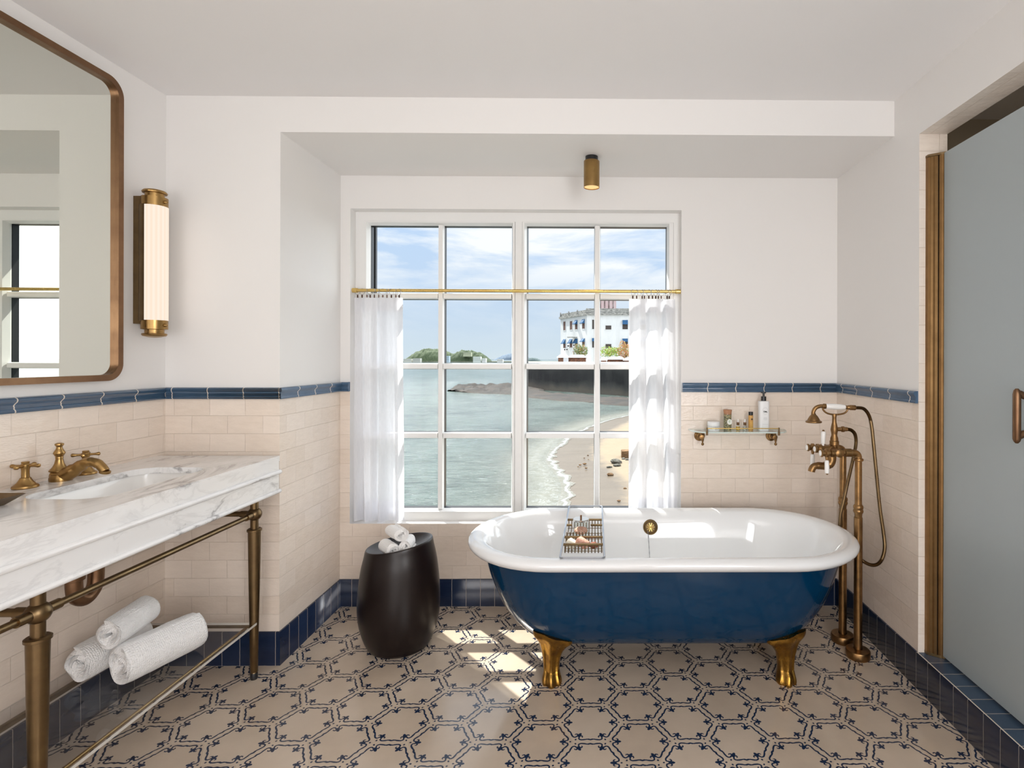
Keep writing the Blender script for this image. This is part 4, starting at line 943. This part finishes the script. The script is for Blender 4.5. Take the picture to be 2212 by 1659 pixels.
MB().lathe([(.0, 0), (.0295, 0), (.031, .003), (.031, .024), (.028, .025)], (.628, yi, zi), 'z', 32).build('pot', M_whitep, t)
MB().lathe([(.0, .0255), (.0325, .0255), (.033, .028), (.033, .044), (.031, .047), (0, .047)], (.628, yi, zi), 'z', 36).build('lid', M_whitep, t)
lb = MB()
for x, w_ in ((.612, .004), (.618, .005), (.625, .003), (.630, .006), (.638, .004), (.644, .003)):
    a = (x-.628)/.031; yy = yi-.0312*sqrt(1-a*a); lb.box((x, yy-.0005, zi+.019), (x+w_, yy+.0002, zi+.0205))
ringflat(lb, (.634, yi-.0312, zi+.008), .004, .003, 1.2); lb.build('printed_label', M_ink, t, smooth=0)
#SPLIT3
# ------------------------------------------------------------------ the bay outside
Z0s = -5.67
FX, CX, CY, YW, RL = 1175.99, 1297.86, 775.25, .0107, -.0025
def ray(u, v):
    X, Z = (u-CX)/FX, (CY-v)/FX; c, s_ = cos(RL), sin(RL); x, z = c*X+s_*Z, -s_*X+c*Z
    c, s_ = cos(YW), sin(YW); return Vector((c*x+s_, -s_*x+c, z))
def atY(u, v, Y): r = ray(u, v); return Vector((0, 0, H))+r*(Y/r.y)
def gnd(u, v, z=Z0s): r = ray(u, v); return Vector((0, 0, H))+r*((z-H)/r.z)
def sea_mat():
    m, n = mat('sea_water'); p = n.pos(); x, y, z = n.sep(p)[:3]
    dist = n.ramp(n.m('DIVIDE', y, 900.), [(0, 0), (1, 1)])
    sc = n.v('MULTIPLY', p, (1, 1.6, 1))
    w1 = n.noise(sc, .8, 6, .65, .6); w2 = n.noise(sc, .12, 4, .6, .3); w3 = n.noise(sc, 3.2, 3, .6)
    h = n.m('ADD', n.m('ADD', w1, n.m('MULTIPLY', w2, 1.2)), n.m('MULTIPLY', w3, .6))
    col = n.mix(n.ramp(n.m('ADD', n.m('MULTIPLY', w2, .4), n.m('MULTIPLY', n.noise(n.v('MULTIPLY', p, (.8, 2.6, 1)), .9, 5, .65, .8), .6)), [(.40, 0), (.56, 1)]), (.012, .030, .026), (.075, .105, .092))
    foam = n.ramp(n.m('MULTIPLY', n.noise(n.v('MULTIPLY', p, (.25, 1.2, 1)), .35, 5, .7), n.ramp(n.m('DIVIDE', y, 400.), [(0, 1), (.25, 1), (.8, .8)])), [(.70, 0), (.74, .8)])
    col = n.mix(foam, col, (.75, .80, .80))
    nd = n.add('ShaderNodeBump'); n.put(nd.inputs['Height'], h); nd.inputs['Distance'].default_value = .3
    n.put(nd.inputs['Strength'], n.ramp(n.m('DIVIDE', y, 300.), [(0, .95), (.4, .8), (1, .5)]))
    n.out(n.pr(col, .16, 0, nd.outputs[0], Specular_IOR_Level=.42)); return m
MB().box((-2500, 8, Z0s-2), (2500, 9000, Z0s)).build('sea', sea_mat(), None, (0, 60, Z0s), 0, label='calm pale green sea reaching out to the wooded hills', category='sea', kind='stuff')
# shoreline from near to far
sl = [gnd(u, v) for u, v in ((1180, 1500), (1195, 1250), (1212, 1150), (1226, 1086), (1233, 1058), (1226, 1036), (1212, 1018), (1194, 996), (1200, 975), (1216, 960), (1232, 946), (1256, 932), (1300, 914), (1356, 899), (1440, 884), (1560, 873))]
slc = catmull(sl, 8); NS = len(slc)-1
def shore(o_): 
    i = 0
def shore_pt(t): 
    k = t*NS; i = min(int(k), NS-1); f_ = k-i; return slc[i].lerp(slc[i+1], f_)
def perp(t):
    a, b = shore_pt(max(0, t-.02)), shore_pt(min(1, t+.02)); d_ = (b-a).normalized(); return Vector((d_.y, -d_.x, 0))
def strip(name, o0, o1, zf, m, nv=24, **kw):
    me_uv = []
    def fn(u, v):
        p = shore_pt(u); o_ = o0+(o1-o0)*v; q = p+Vector((1, .12, 0)).normalized()*o_ ; me_uv.append(o_)
        return (q.x, q.y, zf(o_, q))
    mb = MB(); mb.grid(fn, 150, nv)
    me = bpy.data.meshes.new(name); me.from_pydata([(v[0]-0, v[1]-60, v[2]-Z0s) for v in mb.v], [], mb.f); me.materials.append(m)
    at = me.attributes.new('shore', 'FLOAT', 'POINT'); at.data.foreach_set('value', me_uv)
    me.polygons.foreach_set('use_smooth', [True]*len(me.polygons)); o = bpy.data.objects.new(name, me); COL.objects.link(o); o.location = (0, 60, Z0s)
    for k, v in kw.items(): o[k] = v
    return o
m, n = mat('beach_sand'); a = n.add('ShaderNodeAttribute'); a.attribute_name = 'shore'; s_ = a.outputs['Fac']; p = n.pos()
nz = n.noise(p, .9, 5, .6); st_ = n.noise(n.v('MULTIPLY', p, (.5, 2.2, 1)), .8, 4, .6)
dry = n.ramp(n.m('DIVIDE', n.m('ADD', s_, n.m('MULTIPLY', n.m('SUBTRACT', nz, .5), 2.2)), 6.), [(.42, 0), (.62, 1)])
wet = n.mix(st_, (.095, .073, .052), (.145, .115, .083)); dr_ = n.mix(n.noise(p, 3, 4, .6), (.18, .135, .083), (.235, .18, .115))
peb = n.ramp(n.noise(p, 5, 5, .65), [(.60, 0), (.66, .8)])
c = n.mix(dry, wet, dr_); c = n.mix(n.m('MULTIPLY', peb, dry), c, (.20, .15, .09))
n.out(n.pr(c, n.m('SUBTRACT', .75, n.m('MULTIPLY', n.m('SUBTRACT', 1., dry), .42)), 0, n.bump(nz, .4, .1))); M_sand = m
strip('beach', -2.5, 34, lambda o_, q: Z0s+.02+ (o_*.028 if o_ > 0 else o_*.04) + .05*mnoise.noise(Vector((q.x*.4, q.y*.4, 0)))*min(1, max(0, o_)), M_sand, 60, label='pale sandy beach beside the breaking waves, seen through the lower right panes', category='beach', kind='stuff')
m, n = mat('surf_foam'); a = n.add('ShaderNodeAttribute'); a.attribute_name = 'shore'; s_ = a.outputs['Fac']; p = n.pos()
nz = n.noise(p, 1.6, 6, .7, .6); sw = n.m('ADD', s_, n.m('MULTIPLY', n.m('SUBTRACT', n.noise(p, .7, 3), .5), 1.3))
edge = n.ramp(n.m('ABSOLUTE', n.m('ADD', sw, .12)), [(.0, 1), (.05, .85), (.16, 0)])
lace = n.m('MULTIPLY', n.ramp(n.m('ABSOLUTE', n.m('SUBTRACT', nz, .5)), [(0, .55), (.03, 0)]), n.ramp(n.m('DIVIDE', n.m('ADD', s_, 7.), 7.), [(0, 0), (.5, .7), (1, 1)]))
fm = n.m('MAXIMUM', edge, lace, clamp=True)
tur = n.ramp(n.m('DIVIDE', n.m('ADD', sw, 8.), 8.), [(0, 0), (.45, .15), (.85, .75), (1, .55)])
al = n.m('MAXIMUM', tur, fm); al = n.m('MULTIPLY', al, n.m('LESS_THAN', sw, .15))
b = n.pr(n.mix(fm, (.24, .235, .19), (.50, .52, .52)), .25, 0, n.bump(nz, .4, .15)); t = n.add('ShaderNodeBsdfTransparent'); mx = n.add('ShaderNodeMixShader')
n.put(mx.inputs[0], al); n.l.new(t.outputs[0], mx.inputs[1]); n.l.new(b, mx.inputs[2]); n.out(mx.outputs[0])
strip('surf', -9, .8, lambda o_, q: Z0s+.045+max(0, o_)*.05, m, 20, label='white lacy surf washing onto the edge of the sand', category='surf', kind='stuff')
# rocks
def rock_mat(name, c1, c2, sc, st=(1, 1, 5), l3=1):
    m, n = mat(name); p = n.pos(); v = n.noise(n.v('MULTIPLY', p, st), sc, 6, .65); n.out(n.pr(n.ramp(v, [(.42, c1), (.60, c2), (.74, [min(1, q*l3) for q in c2])]), .8, 0, n.bump(v, .8, .25))); return m
M_rock = rock_mat('brown_shore_rock', (.006, .004, .0025), (.026, .015, .008), .5, (.25, 1.6, 7), 2.4); M_grey_rock = rock_mat('grey_rock', (.07, .065, .05), (.22, .20, .16), 3); M_brick = rock_mat('brown_block', (.12, .06, .02), (.24, .13, .05), 4)
def ledge(name, pts, z1, label, amp=.35, m=M_rock, cat_='rock', group=None):
    """pts: outline on the ground as (near, far) pixel pairs; a rough slab with a broken top"""
    near = catmull([gnd(*a) for a, b in pts], 6); far = catmull([gnd(*b) for a, b in pts], 6); nu = len(near)-1; nv = 14
    def fn(u, v):
        i = min(int(round(u*nu)), nu); p = near[i].lerp(far[i], v); e = min(v, 1-v)*2; eu = min(1, min(u, 1-u)*7)
        hgt = z1*min(1, e*3.2)*(.35+.65*eu)*(.65+.5*v)
        st_ = mnoise.fractal(Vector((p.x*.35, p.y*.35, 1.3)), .9, 2, 4)
        hh = hgt*(1+.9*st_); hh = round(hh/.16)*.16*.7+hh*.3 if e > .02 else -.3
        return (p.x+.3*mnoise.noise(p*.8), p.y+amp*mnoise.noise(p*1.1+Vector((5, 0, 0))), Z0s+hh)
    kw = dict(label=label, category=cat_); 
    if group: kw['group'] = group
    return MB().grid(fn, nu, nv).build(name, m, None, tuple(near[0]), 30, **kw)
ledge('rock_reef', [((985, 846), (966, 845)), ((1010, 849), (990, 840)), ((1040, 851), (1030, 836.5)), ((1080, 852.5), (1070, 834)), ((1130, 854), (1120, 831)), ((1180, 856), (1170, 831))], .75, 'low brown rock reef running into the sea in the middle panes')
ledge('rock_ledge', [((1120, 858), (1120, 846)), ((1160, 862), (1160, 847)), ((1210, 867), (1210, 852)), ((1260, 869), (1260, 855)), ((1310, 875), (1310, 860)), ((1380, 880), (1390, 862)), ((1480, 890), (1490, 864))], .42, 'layered brown rock ledge at the foot of the sea wall')
# boulders on the sand
def boulder(u, v, w, label, nm='boulder', m=M_grey_rock, sc=(1, .8, .6), cat_='boulder', g='boulders on the beach'):
    c = gnd(u, v, Z0s+.12); px = FX/c.y; r = w/2/px
    mb = MB(); mb.frombm(lump((c.x, c.y, c.z+r*sc[2]*.6), r, u*.37, sc, .35, 1.2, 3)); mb.build(nm, m, None, tuple(c), 25, label=label, category=cat_, group=g)
boulder(1330, 1001, 21, 'largest grey boulder of the group on the sand', sc=(1, .8, .62))
boulder(1333, 1007, 17, 'flat light grey boulder in front of the largest one', sc=(1, .7, .4))
boulder(1339, 1000, 8, 'small grey boulder right of the largest one')
boulder(1347, 993, 9, 'small pale boulder beneath the brown block on the sand')
boulder(1355, 995, 9, 'small dark boulder beside the curtain edge on the sand')
boulder(1316, 1010, 13, 'low grey boulder left of the flat one', sc=(1, .6, .35))
boulder(1318, 1027, 14, 'brownish rough rock nearest the window on the dry sand', m=M_brick, sc=(1, .8, .5))
c = gnd(1351, 988, Z0s+.15); k = c.y/FX
MB().bbox((c.x-9*k, c.y-.3, Z0s), (c.x+14*k, c.y+.5, Z0s+.15+15*k), .06).build('stone_block', M_brick, None, tuple(c), 30, label='brown squared block on the sand behind the boulders', category='stone block')
for i, (u, v, w) in enumerate(((1253, 1005, 6), (1263, 1003, 8), (1266, 1012, 6), (1249, 1009, 4), (1270, 984, 4), (1262, 990, 4), (1271, 993, 3), (1337, 1083, 8), (1350, 1056, 7))):
    boulder(u, v, w, ['leftmost small brown stone of the cluster in mid beach', 'widest small brown stone of the cluster in mid beach', 'lone small stone just below the mid beach cluster', 'tiny stone left of the lone one below the cluster', 'topmost tiny stone beside the window bar', 'tiny stone between the cluster and the topmost one, left of the window bar', 'tiny stone touching the window bar above the cluster', 'small brown stone nearest the window at the lower right pane', 'small stone by the right curtain, above the nearest one'][i], 'beach_stone', M_brick, (1, .7, .5), 'stone', 'small stones scattered on the sand')
# sea wall
m, n = mat('stained_concrete'); p = n.pos(); x, y, z = n.sep(p)[:3]
v = n.noise(n.v('MULTIPLY', p, (1, 1, .22)), .55, 6, .65); hz = n.m('DIVIDE', n.m('SUBTRACT', z, Z0s), 5.0)
g1 = n.ramp(n.m('ADD', hz, n.m('MULTIPLY', n.m('SUBTRACT', n.noise(p, .22, 4), .5), .55)), [(.12, (.13, .11, .085)), (.30, (.06, .056, .05)), (.48, (.018, .018, .018)), (.8, (.022, .022, .021)), (1, (.045, .045, .042))])
n.out(n.pr(n.mix(n.ramp(v, [(.45, 0), (.75, .5)]), g1, (.085, .08, .073)), .9, 0, n.bump(v, .3, .1))); M_conc = m
A = gnd(1110, 838.5); B = gnd(1358, 856); dAB = (B-A); B2 = B+dAB*1.2; nrm = Vector((-dAB.y, dAB.x, 0)).normalized(); 
if nrm.y < 0: nrm = -nrm
q = [A, B2, B2+nrm*3, A+nrm*3]
MB().prism([(v.x, v.y) for v in q], Z0s-1, -.62).build('sea_wall', M_conc, None, tuple(A), 0, label='tall dark stained concrete sea wall above the rock ledge', category='sea wall')
M_pale = simple('pale_render', (.56, .55, .53), .8)
C0 = atY(1118, 783, 132); q = [(C0.x, 134), (30, 132), (30, 133), (C0.x, 135)]
MB().prism(q, -.655, .60).build('parapet', simple('white_parapet', (.62, .61, .58), .8), None, (C0.x, 132, 0), 0, label='long low white parapet on top of the quay behind the sea wall', category='parapet')
_q1, _q2 = A+nrm*2.9, B2+nrm*2.9
MB().prism([(_q1.x, _q1.y), (_q2.x, _q2.y), (B2.x+60, 260), (A.x-6, 260)], Z0s-1, -.66).build('quay', M_pale, None, (0, 150, Z0s), 0, label='pale quay the white building stands on', category='quay')
# white building
bd = thing('building', (-2.7, 160, -.6), 'white three-storey waterfront building with blue window awnings', 'building')
m, n = mat('white_render'); p = n.pos(); v = n.noise(n.v('MULTIPLY', p, (1, 1, .3)), .5, 6, .65); n.out(n.pr(n.mix(n.ramp(v, [(.4, 0), (.75, .5)]), (.60, .605, .605), (.42, .43, .425)), .85)); M_wht = m
M_stain = rock_mat('stained_cornice', (.13, .13, .12), (.42, .41, .38), 1.2)
c0 = Vector((atY(1268, 700, 160).x, 160, 0)); l0 = Vector((atY(1211, 700, 176).x, 176, 0)); r0_ = Vector((c0.x+40, 158, 0)); zt1 = atY(1268, 680, 160).z; zt2 = atY(1268, 666.5, 160).z
def off(p, q, d_): t = (q-p).normalized(); return Vector((t.y, -t.x, 0))*d_
MB().prism([(l0.x, l0.y), (c0.x, c0.y), (r0_.x, r0_.y), (r0_.x, 185), (l0.x+2, 190)], -.7, zt1).build('walls', M_wht, bd, smooth=0)
def ledgeb(nm, z0, z1, d_, m_):
    e = d_; MB().prism([(l0.x-e, l0.y), (c0.x-e*.5, c0.y-e), (r0_.x, r0_.y-e), (r0_.x, 185), (l0.x+2, 190)], z0, z1).build(nm, m_, bd, smooth=0)
ledgeb('cornice', zt1-.1, zt1+.55, .55, M_stain)
ledgeb('parapet', zt1+.5, zt1+1.5, .12, M_stain)
MB().prism([(c0.x-.3, c0.y-.3), (r0_.x, r0_.y-.3), (r0_.x, r0_.y+1), (c0.x, c0.y+1)], zt1+.5, zt2).build('parapet_front', M_stain, bd, smooth=0)
for t_ in (0, .33, .66, 1):
    p_ = l0.lerp(c0, t_); MB().box((p_.x-.2, p_.y-.35, zt1+.5), (p_.x+.2, p_.y, zt1+1.9)).build('parapet_post', M_stain, bd, smooth=0)
M_dark = simple('dark_opening', (.045, .033, .028), .4); M_awn = simple('blue_awning', (.008, .07, .17), .7); M_shut = simple('shutter', (.11, .055, .04), .7)
def wing(pa, pb, u0, u1, v0, v1, awn, fill=M_shut):
    """window on the facade through pa-pb, placed by the direction it is seen in"""
    def hit(u, v):
        r = ray(u, v); d_ = pb-pa; # solve (0,0)+r*t on line pa + d*s
        det = r.x*(-d_.y)-r.y*(-d_.x); t = (pa.x*(-d_.y)-pa.y*(-d_.x))/det; return Vector((0, 0, H))+r*t
    a, b = hit(u0, v1), hit(u1, v1); z1 = hit(u0, v0).z; t = (b-a); t.z = 0; t.normalize(); o_ = Vector((t.y, -t.x, 0)) 
    if o_.y > 0: o_ = -o_
    def P(p, d_, z): q_ = p+o_*d_; return (q_.x, q_.y, z)
    w = MB(); w.add([P(a, .03, a.z), P(b, .03, a.z), P(b, .03, z1), P(a, .03, z1), P(a, -.3, a.z), P(b, -.3, a.z), P(b, -.3, z1), P(a, -.3, z1)], [(0, 1, 2, 3), (4, 5, 6, 7), (0, 1, 5, 4), (1, 2, 6, 5), (2, 3, 7, 6), (3, 0, 4, 7)])
    wo = w.build('window', fill, bd, smooth=0)
    f = MB(); e = .12
    for (pa_, pb_, za, zb_) in ((a-t*e, a, a.z-e, z1+e), (b, b+t*e, a.z-e, z1+e), (a-t*e, b+t*e, a.z-e*1.6, a.z), (a-t*e, b+t*e, z1, z1+e)):
        f.add([P(pa_, .09, za), P(pb_, .09, za), P(pb_, .09, zb_), P(pa_, .09, zb_), P(pa_, 0, za), P(pb_, 0, za), P(pb_, 0, zb_), P(pa_, 0, zb_)], [(0, 1, 2, 3), (4, 5, 6, 7), (0, 1, 5, 4), (1, 2, 6, 5), (2, 3, 7, 6), (3, 0, 4, 7)])
    f.build('surround', M_wht, wo, smooth=0)
    if awn:
        h_ = (z1-a.z)*awn; a2 = MB(); zt_ = z1+.1; d_ = 1.0 if awn < .8 else .3
        vs = [P(a, .1, zt_), P(b, .1, zt_), P(b, d_, zt_-h_), P(a, d_, zt_-h_), P(b, d_, zt_-h_-.15), P(a, d_, zt_-h_-.15), P(a, .1, zt_-h_-.1), P(b, .1, zt_-h_-.1)]
        a2.add(vs, [(0, 1, 2, 3), (3, 2, 4, 5), (0, 3, 5, 6), (1, 7, 4, 2)]); a2.build('awning', M_awn, wo, smooth=0)
SCz = 10.37; ux = lambda z_: 1200+z_/SCz; vx = lambda z_: 640+z_/SCz
for zu0, zu1, zv0, zv1, aw in ((178, 228, 570, 765, 0), (325, 378, 560, 750, 0), (440, 497, 545, 745, .42), (600, 660, 525, 730, .42), (178, 230, 970, 1160, .5), (322, 380, 965, 1150, .5), (440, 500, 960, 1150, .5), (600, 660, 950, 1120, .42)):
    wing(l0, c0, ux(zu0), ux(zu1), vx(zv0), vx(zv1), aw)
for zu0, zu1, zv0, zv1, aw in ((820, 900, 525, 735, 0), (1120, 1250, 655, 745, 0), (1500, 1620, 540, 740, .45), (820, 900, 945, 1150, .3), (1120, 1250, 1070, 1160, 0), (1500, 1620, 955, 1160, .3), (1900, 2020, 540, 740, .45), (1900, 2020, 955, 1160, .3)):
    wing(c0, r0_, ux(zu0), ux(zu1), vx(zv0), vx(zv1), aw, M_dark)
for zu, zv in ((275, 1110), (405, 1095), (190, 1190), (245, 1190)):
    p_ = atY(ux(zu), vx(zv), 168 if zu < 300 else 164); 
    t_ = (p_.x-l0.x)/(c0.x-l0.x); yy = l0.y+(c0.y-l0.y)*t_
    ac = MB().bbox((p_.x-.42, yy-1.0, p_.z-.35), (p_.x+.42, yy-.3, p_.z+.35), .04); a_ = ac.build('air_conditioner', M_whitep, bd)
    MB().lathe([(.0, 0), (.26, 0), (.26, -.02), (0, -.02)], (p_.x, yy-1.0, p_.z), 'y', 20).build('fan_grille', M_dark, a_)
MB().box((atY(1225, 730, 166).x, 165.5, atY(1225, 729, 166).z), (atY(1252, 730, 166).x, 168, atY(1225, 729, 166).z+.2)).build('ledge', M_stain, bd, smooth=0)
m, n = mat('striped_tower'); p = n.pos(); x, y, z = n.sep(p)[:3]; v = n.ramp(n.m('SINE', n.m('MULTIPLY', x, 4.6)), [(.35, (.46, .33, .33)), (.62, (.10, .06, .055))]); n.out(n.pr(n.mix(n.ramp(n.noise(n.v('MULTIPLY', p, (1, 1, .3)), 1.5, 4), [(.4, 0), (.7, .6)]), v, (.50, .42, .42)), .8))
pt0, pt1 = atY(1294.5, 670, 176), atY(1331, 670, 176)
one(MB().box((pt0.x, 176, zt1-.5), (pt1.x, 181, atY(1300, 639, 176).z)), 'rooftop_tower', m, (pt0.x, 176, zt1), 'pinkish striped tower rising behind the roof of the white building', 'tower', smooth=0)
# trees in front of the building
def leafball(c, r, cols_, sd, dens=900, sz=.16, sq=.8):
    random.seed(sd); mb = MB(); blobs = [(Vector(c)+Vector((random.uniform(-1, 1)*r*.55, random.uniform(-1, 1)*r*.4, random.uniform(-.5, .6)*r*.6)), r*random.uniform(.35, .6)) for _ in range(9)]
    for _ in range(dens):
        bc, br = random.choice(blobs); d_ = Vector((random.gauss(0, 1), random.gauss(0, 1), random.gauss(0, 1))).normalized(); p_ = bc+d_*br*random.uniform(.75, 1.05); p_.z = c[2]+(p_.z-c[2])*sq
        a = Vector((random.gauss(0, 1), random.gauss(0, 1), random.gauss(0, 1))).normalized(); b = a.orthogonal().normalized(); s1 = sz*random.uniform(.6, 1.4)
        mb.add([p_+a*s1, p_+b*s1*.6, p_-a*s1, p_-b*s1*.6], [(0, 1, 2, 3)], random.randrange(len(cols_)) if random.random() < .35 else 0)
    return mb
G1, G2, G3, G4, G5 = (simple('leaf_%d' % i, c, .7) for i, c in enumerate(((.10, .16, .03), (.22, .33, .03), (.40, .19, .06), (.34, .12, .08), (.20, .13, .05))))
for u, vb, vt, w, Y, cols_, lab, sd, sq in ((1254, 784, 744, 36, 150, [G1, G5, G4, G3], 'olive tree with reddish flowers, left of the window bar', 3, .9), (1319, 780, 748, 48, 148, [G2, G1, G3], 'bright green tree in front of the white building', 5, .75), (1354, 784, 738, 34, 146, [G3, G2, G1, G4], 'orange-tinged tree at the edge of the right curtain', 8, 1.0)):
    k = Y/FX; c = atY(u, (vb+vt)/2-3, Y); t = thing('tree', (c.x, Y, -.6), lab, 'tree', 'trees in front of the white building')
    leafball(tuple(c), w/2*k*1.15, cols_, sd, 1300, .17, sq*(vb-vt)/w*1.1).build('foliage', cols_, t, smooth=0)
    MB().tube(catmull([(c.x+.2, Y, -.6), (c.x, Y, .6), (c.x-.3, Y, c.z)], 4), [.16]*5+[.1]*4, 8).build('trunk', M_rock, t)
# kiosks with white roofs
M_kr = simple('white_canvas_roof', (.72, .72, .72), .7); M_ks = simple('grey_kiosk_wall', (.40, .41, .43), .7); M_kd = rock_mat('cluttered_kiosk', (.04, .025, .02), (.30, .12, .06), 2.5)
def kiosk(u0, u1, v0, v1, Y, label, side=False):
    a, b = atY(u0, v1, Y), atY(u1, v1, Y); zt_ = atY(u0, v0, Y).z; t = thing('kiosk', ((a.x+b.x)/2, Y, -.6), label, 'kiosk', 'kiosks on the quay')
    MB().box((a.x+.3, Y-1.5, -.65), (b.x-.3, Y+2, zt_-.55)).build('stall', M_kd, t, smooth=0)
    m_x = (a.x+b.x)/2
    MB().prism([(a.x, zt_-.65), (a.x+.25*(b.x-a.x), zt_), (b.x-.2*(b.x-a.x), zt_), (b.x, zt_-.65), (b.x, zt_-.8), (a.x, zt_-.8)], Y-2, Y+2.5, 'y').build('canopy', M_kr, t, smooth=0)
    if side: MB().box((b.x-.42*(b.x-a.x), Y-1.9, -.65), (b.x-.05, Y-1.5, zt_-.6)).build('side_wall', M_ks, t, smooth=0)
kiosk(1204, 1228, 766, 780, 142, 'white-roofed kiosk at the left end of the row on the quay', True)
kiosk(1226, 1268, 766, 781, 144, 'wider white-roofed kiosk with dark goods, second from left on the quay')
kiosk(1296, 1312, 772, 781, 141, 'small low white-roofed kiosk just right of the window bar')
kiosk(1309, 1350, 770, 782, 143, 'white-roofed kiosk under the bright green tree')
kiosk(1346, 1380, 772, 784, 140, 'white-roofed kiosk at the right curtain edge')
# far shore
def hill(u0, u1, vt, Y, c1, c2, label, sd, skew=.5, name='hill', base=-6, depth=.5, flat=2.2):
    a, b = atY(u0, 783, Y), atY(u1, 783, Y); hgt = atY((u0+u1)/2, vt, Y).z-base; Wd = b.x-a.x
    m, n = mat('far_foliage'); p = n.pos(); v = n.noise(p, 60./Wd, 5, .65); n.out(n.pr(n.ramp(v, [(.35, c1), (.62, c2)]), .9))
    def fn(u, v):
        d_ = abs(u-skew)/(skew if u < skew else 1-skew); pr_ = max(0, 1-d_**flat)**.75; w = max(0, 1-(2*v-1)**2)**.7
        x = a.x+Wd*u; y = Y+(v-.5)*Wd*depth; nn = mnoise.fractal(Vector((u*14+sd, v*8, sd)), .8, 2, 4)
        return (x, y, base+hgt*pr_*w*(1+.10*nn)+(.035*hgt*nn if pr_*w > .05 else 0))
    return MB().grid(fn, 110, 26).build(name, m, None, (a.x, Y, base), 180, label=label, category='hill')
hill(878, 1000, 754.5, 1060, (.028, .045, .022), (.075, .10, .045), 'wooded green headland at the left, beside the left curtain', 1, .42)
hill(966, 1062, 757.5, 1050, (.025, .042, .022), (.07, .095, .045), 'wooded green hill with a pale block on it, in the centre-left pane', 4, .42)
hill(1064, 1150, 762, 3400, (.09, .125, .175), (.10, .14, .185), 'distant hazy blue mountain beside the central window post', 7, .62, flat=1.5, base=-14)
hill(1132, 1170, 773, 1500, (.06, .09, .09), (.09, .12, .12), 'small far hill low on the horizon right of the central window post', 9, .45)
sp_ = MB().box((atY(840, 783, 1000).x, 1000, Z0s-1), (atY(1230, 783, 1000).x, 1200, atY(1000, 780.8, 1000).z)); one(sp_, 'far_shore', rock_mat('far_shore_bank', (.07, .08, .05), (.20, .21, .16), .05), (0, 1000, Z0s), 'low dark strip of far shore under the wooded hills', 'shore', smooth=0)
MB().box((atY(1000, 783, 330).x-110, 330, Z0s-1), (atY(1180, 783, 330).x, 331, Z0s+.05))
fb = [(962, 976, 769, 779, (.36, .44, .50)), (1027, 1043, 770.5, 780, (.55, .58, .54)), (1000, 1017, 761, 765.5, (.34, .36, .26)), (1046, 1054, 774, 780, (.60, .60, .57)), (900, 915, 774, 779, (.42, .42, .38)), (1078, 1090, 776, 780, (.55, .55, .52)), (880, 896, 775, 780, (.5, .5, .45))]
for i, (u0, u1, v0, v1, cc) in enumerate(fb):
    Y = 1010 if v0 > 765 else 1020; a, b = atY(u0, v1, Y), atY(u1, v0, Y)
    y0 = 990 if v0 > 765 else 1022
    t = thing('far_building', ((a.x+b.x)/2, y0, a.z), ['bluish block at the foot of the saddle between the wooded hills', 'pale twin block at the foot of the right wooded hill', 'long pale block on top of the right wooded hill', 'tiny white block right of the pale twin block', 'small pale block at the foot of the left headland', 'small white block under the distant blue mountain', 'small pale block beside the left curtain edge'][i], 'building', 'far buildings across the bay')
    MB().box((a.x, y0, a.z-4), (b.x, y0+10, b.z)).build('walls', simple('far_render', cc, .9), t, smooth=0)
    mb = MB(); nn = max(2, int((u1-u0)/2.4))
    for k in range(nn):
        xx = a.x+(b.x-a.x)*(k+.3)/nn; 
        for r_ in range(2): mb.box((xx, y0-.2, a.z+(b.z-a.z)*(.2+.4*r_)), (xx+(b.x-a.x)/nn*.45, y0+.1, a.z+(b.z-a.z)*(.38+.4*r_)))
    mb.build('windows', simple('far_window', [c_*.6 for c_ in cc], .8), t, smooth=0)
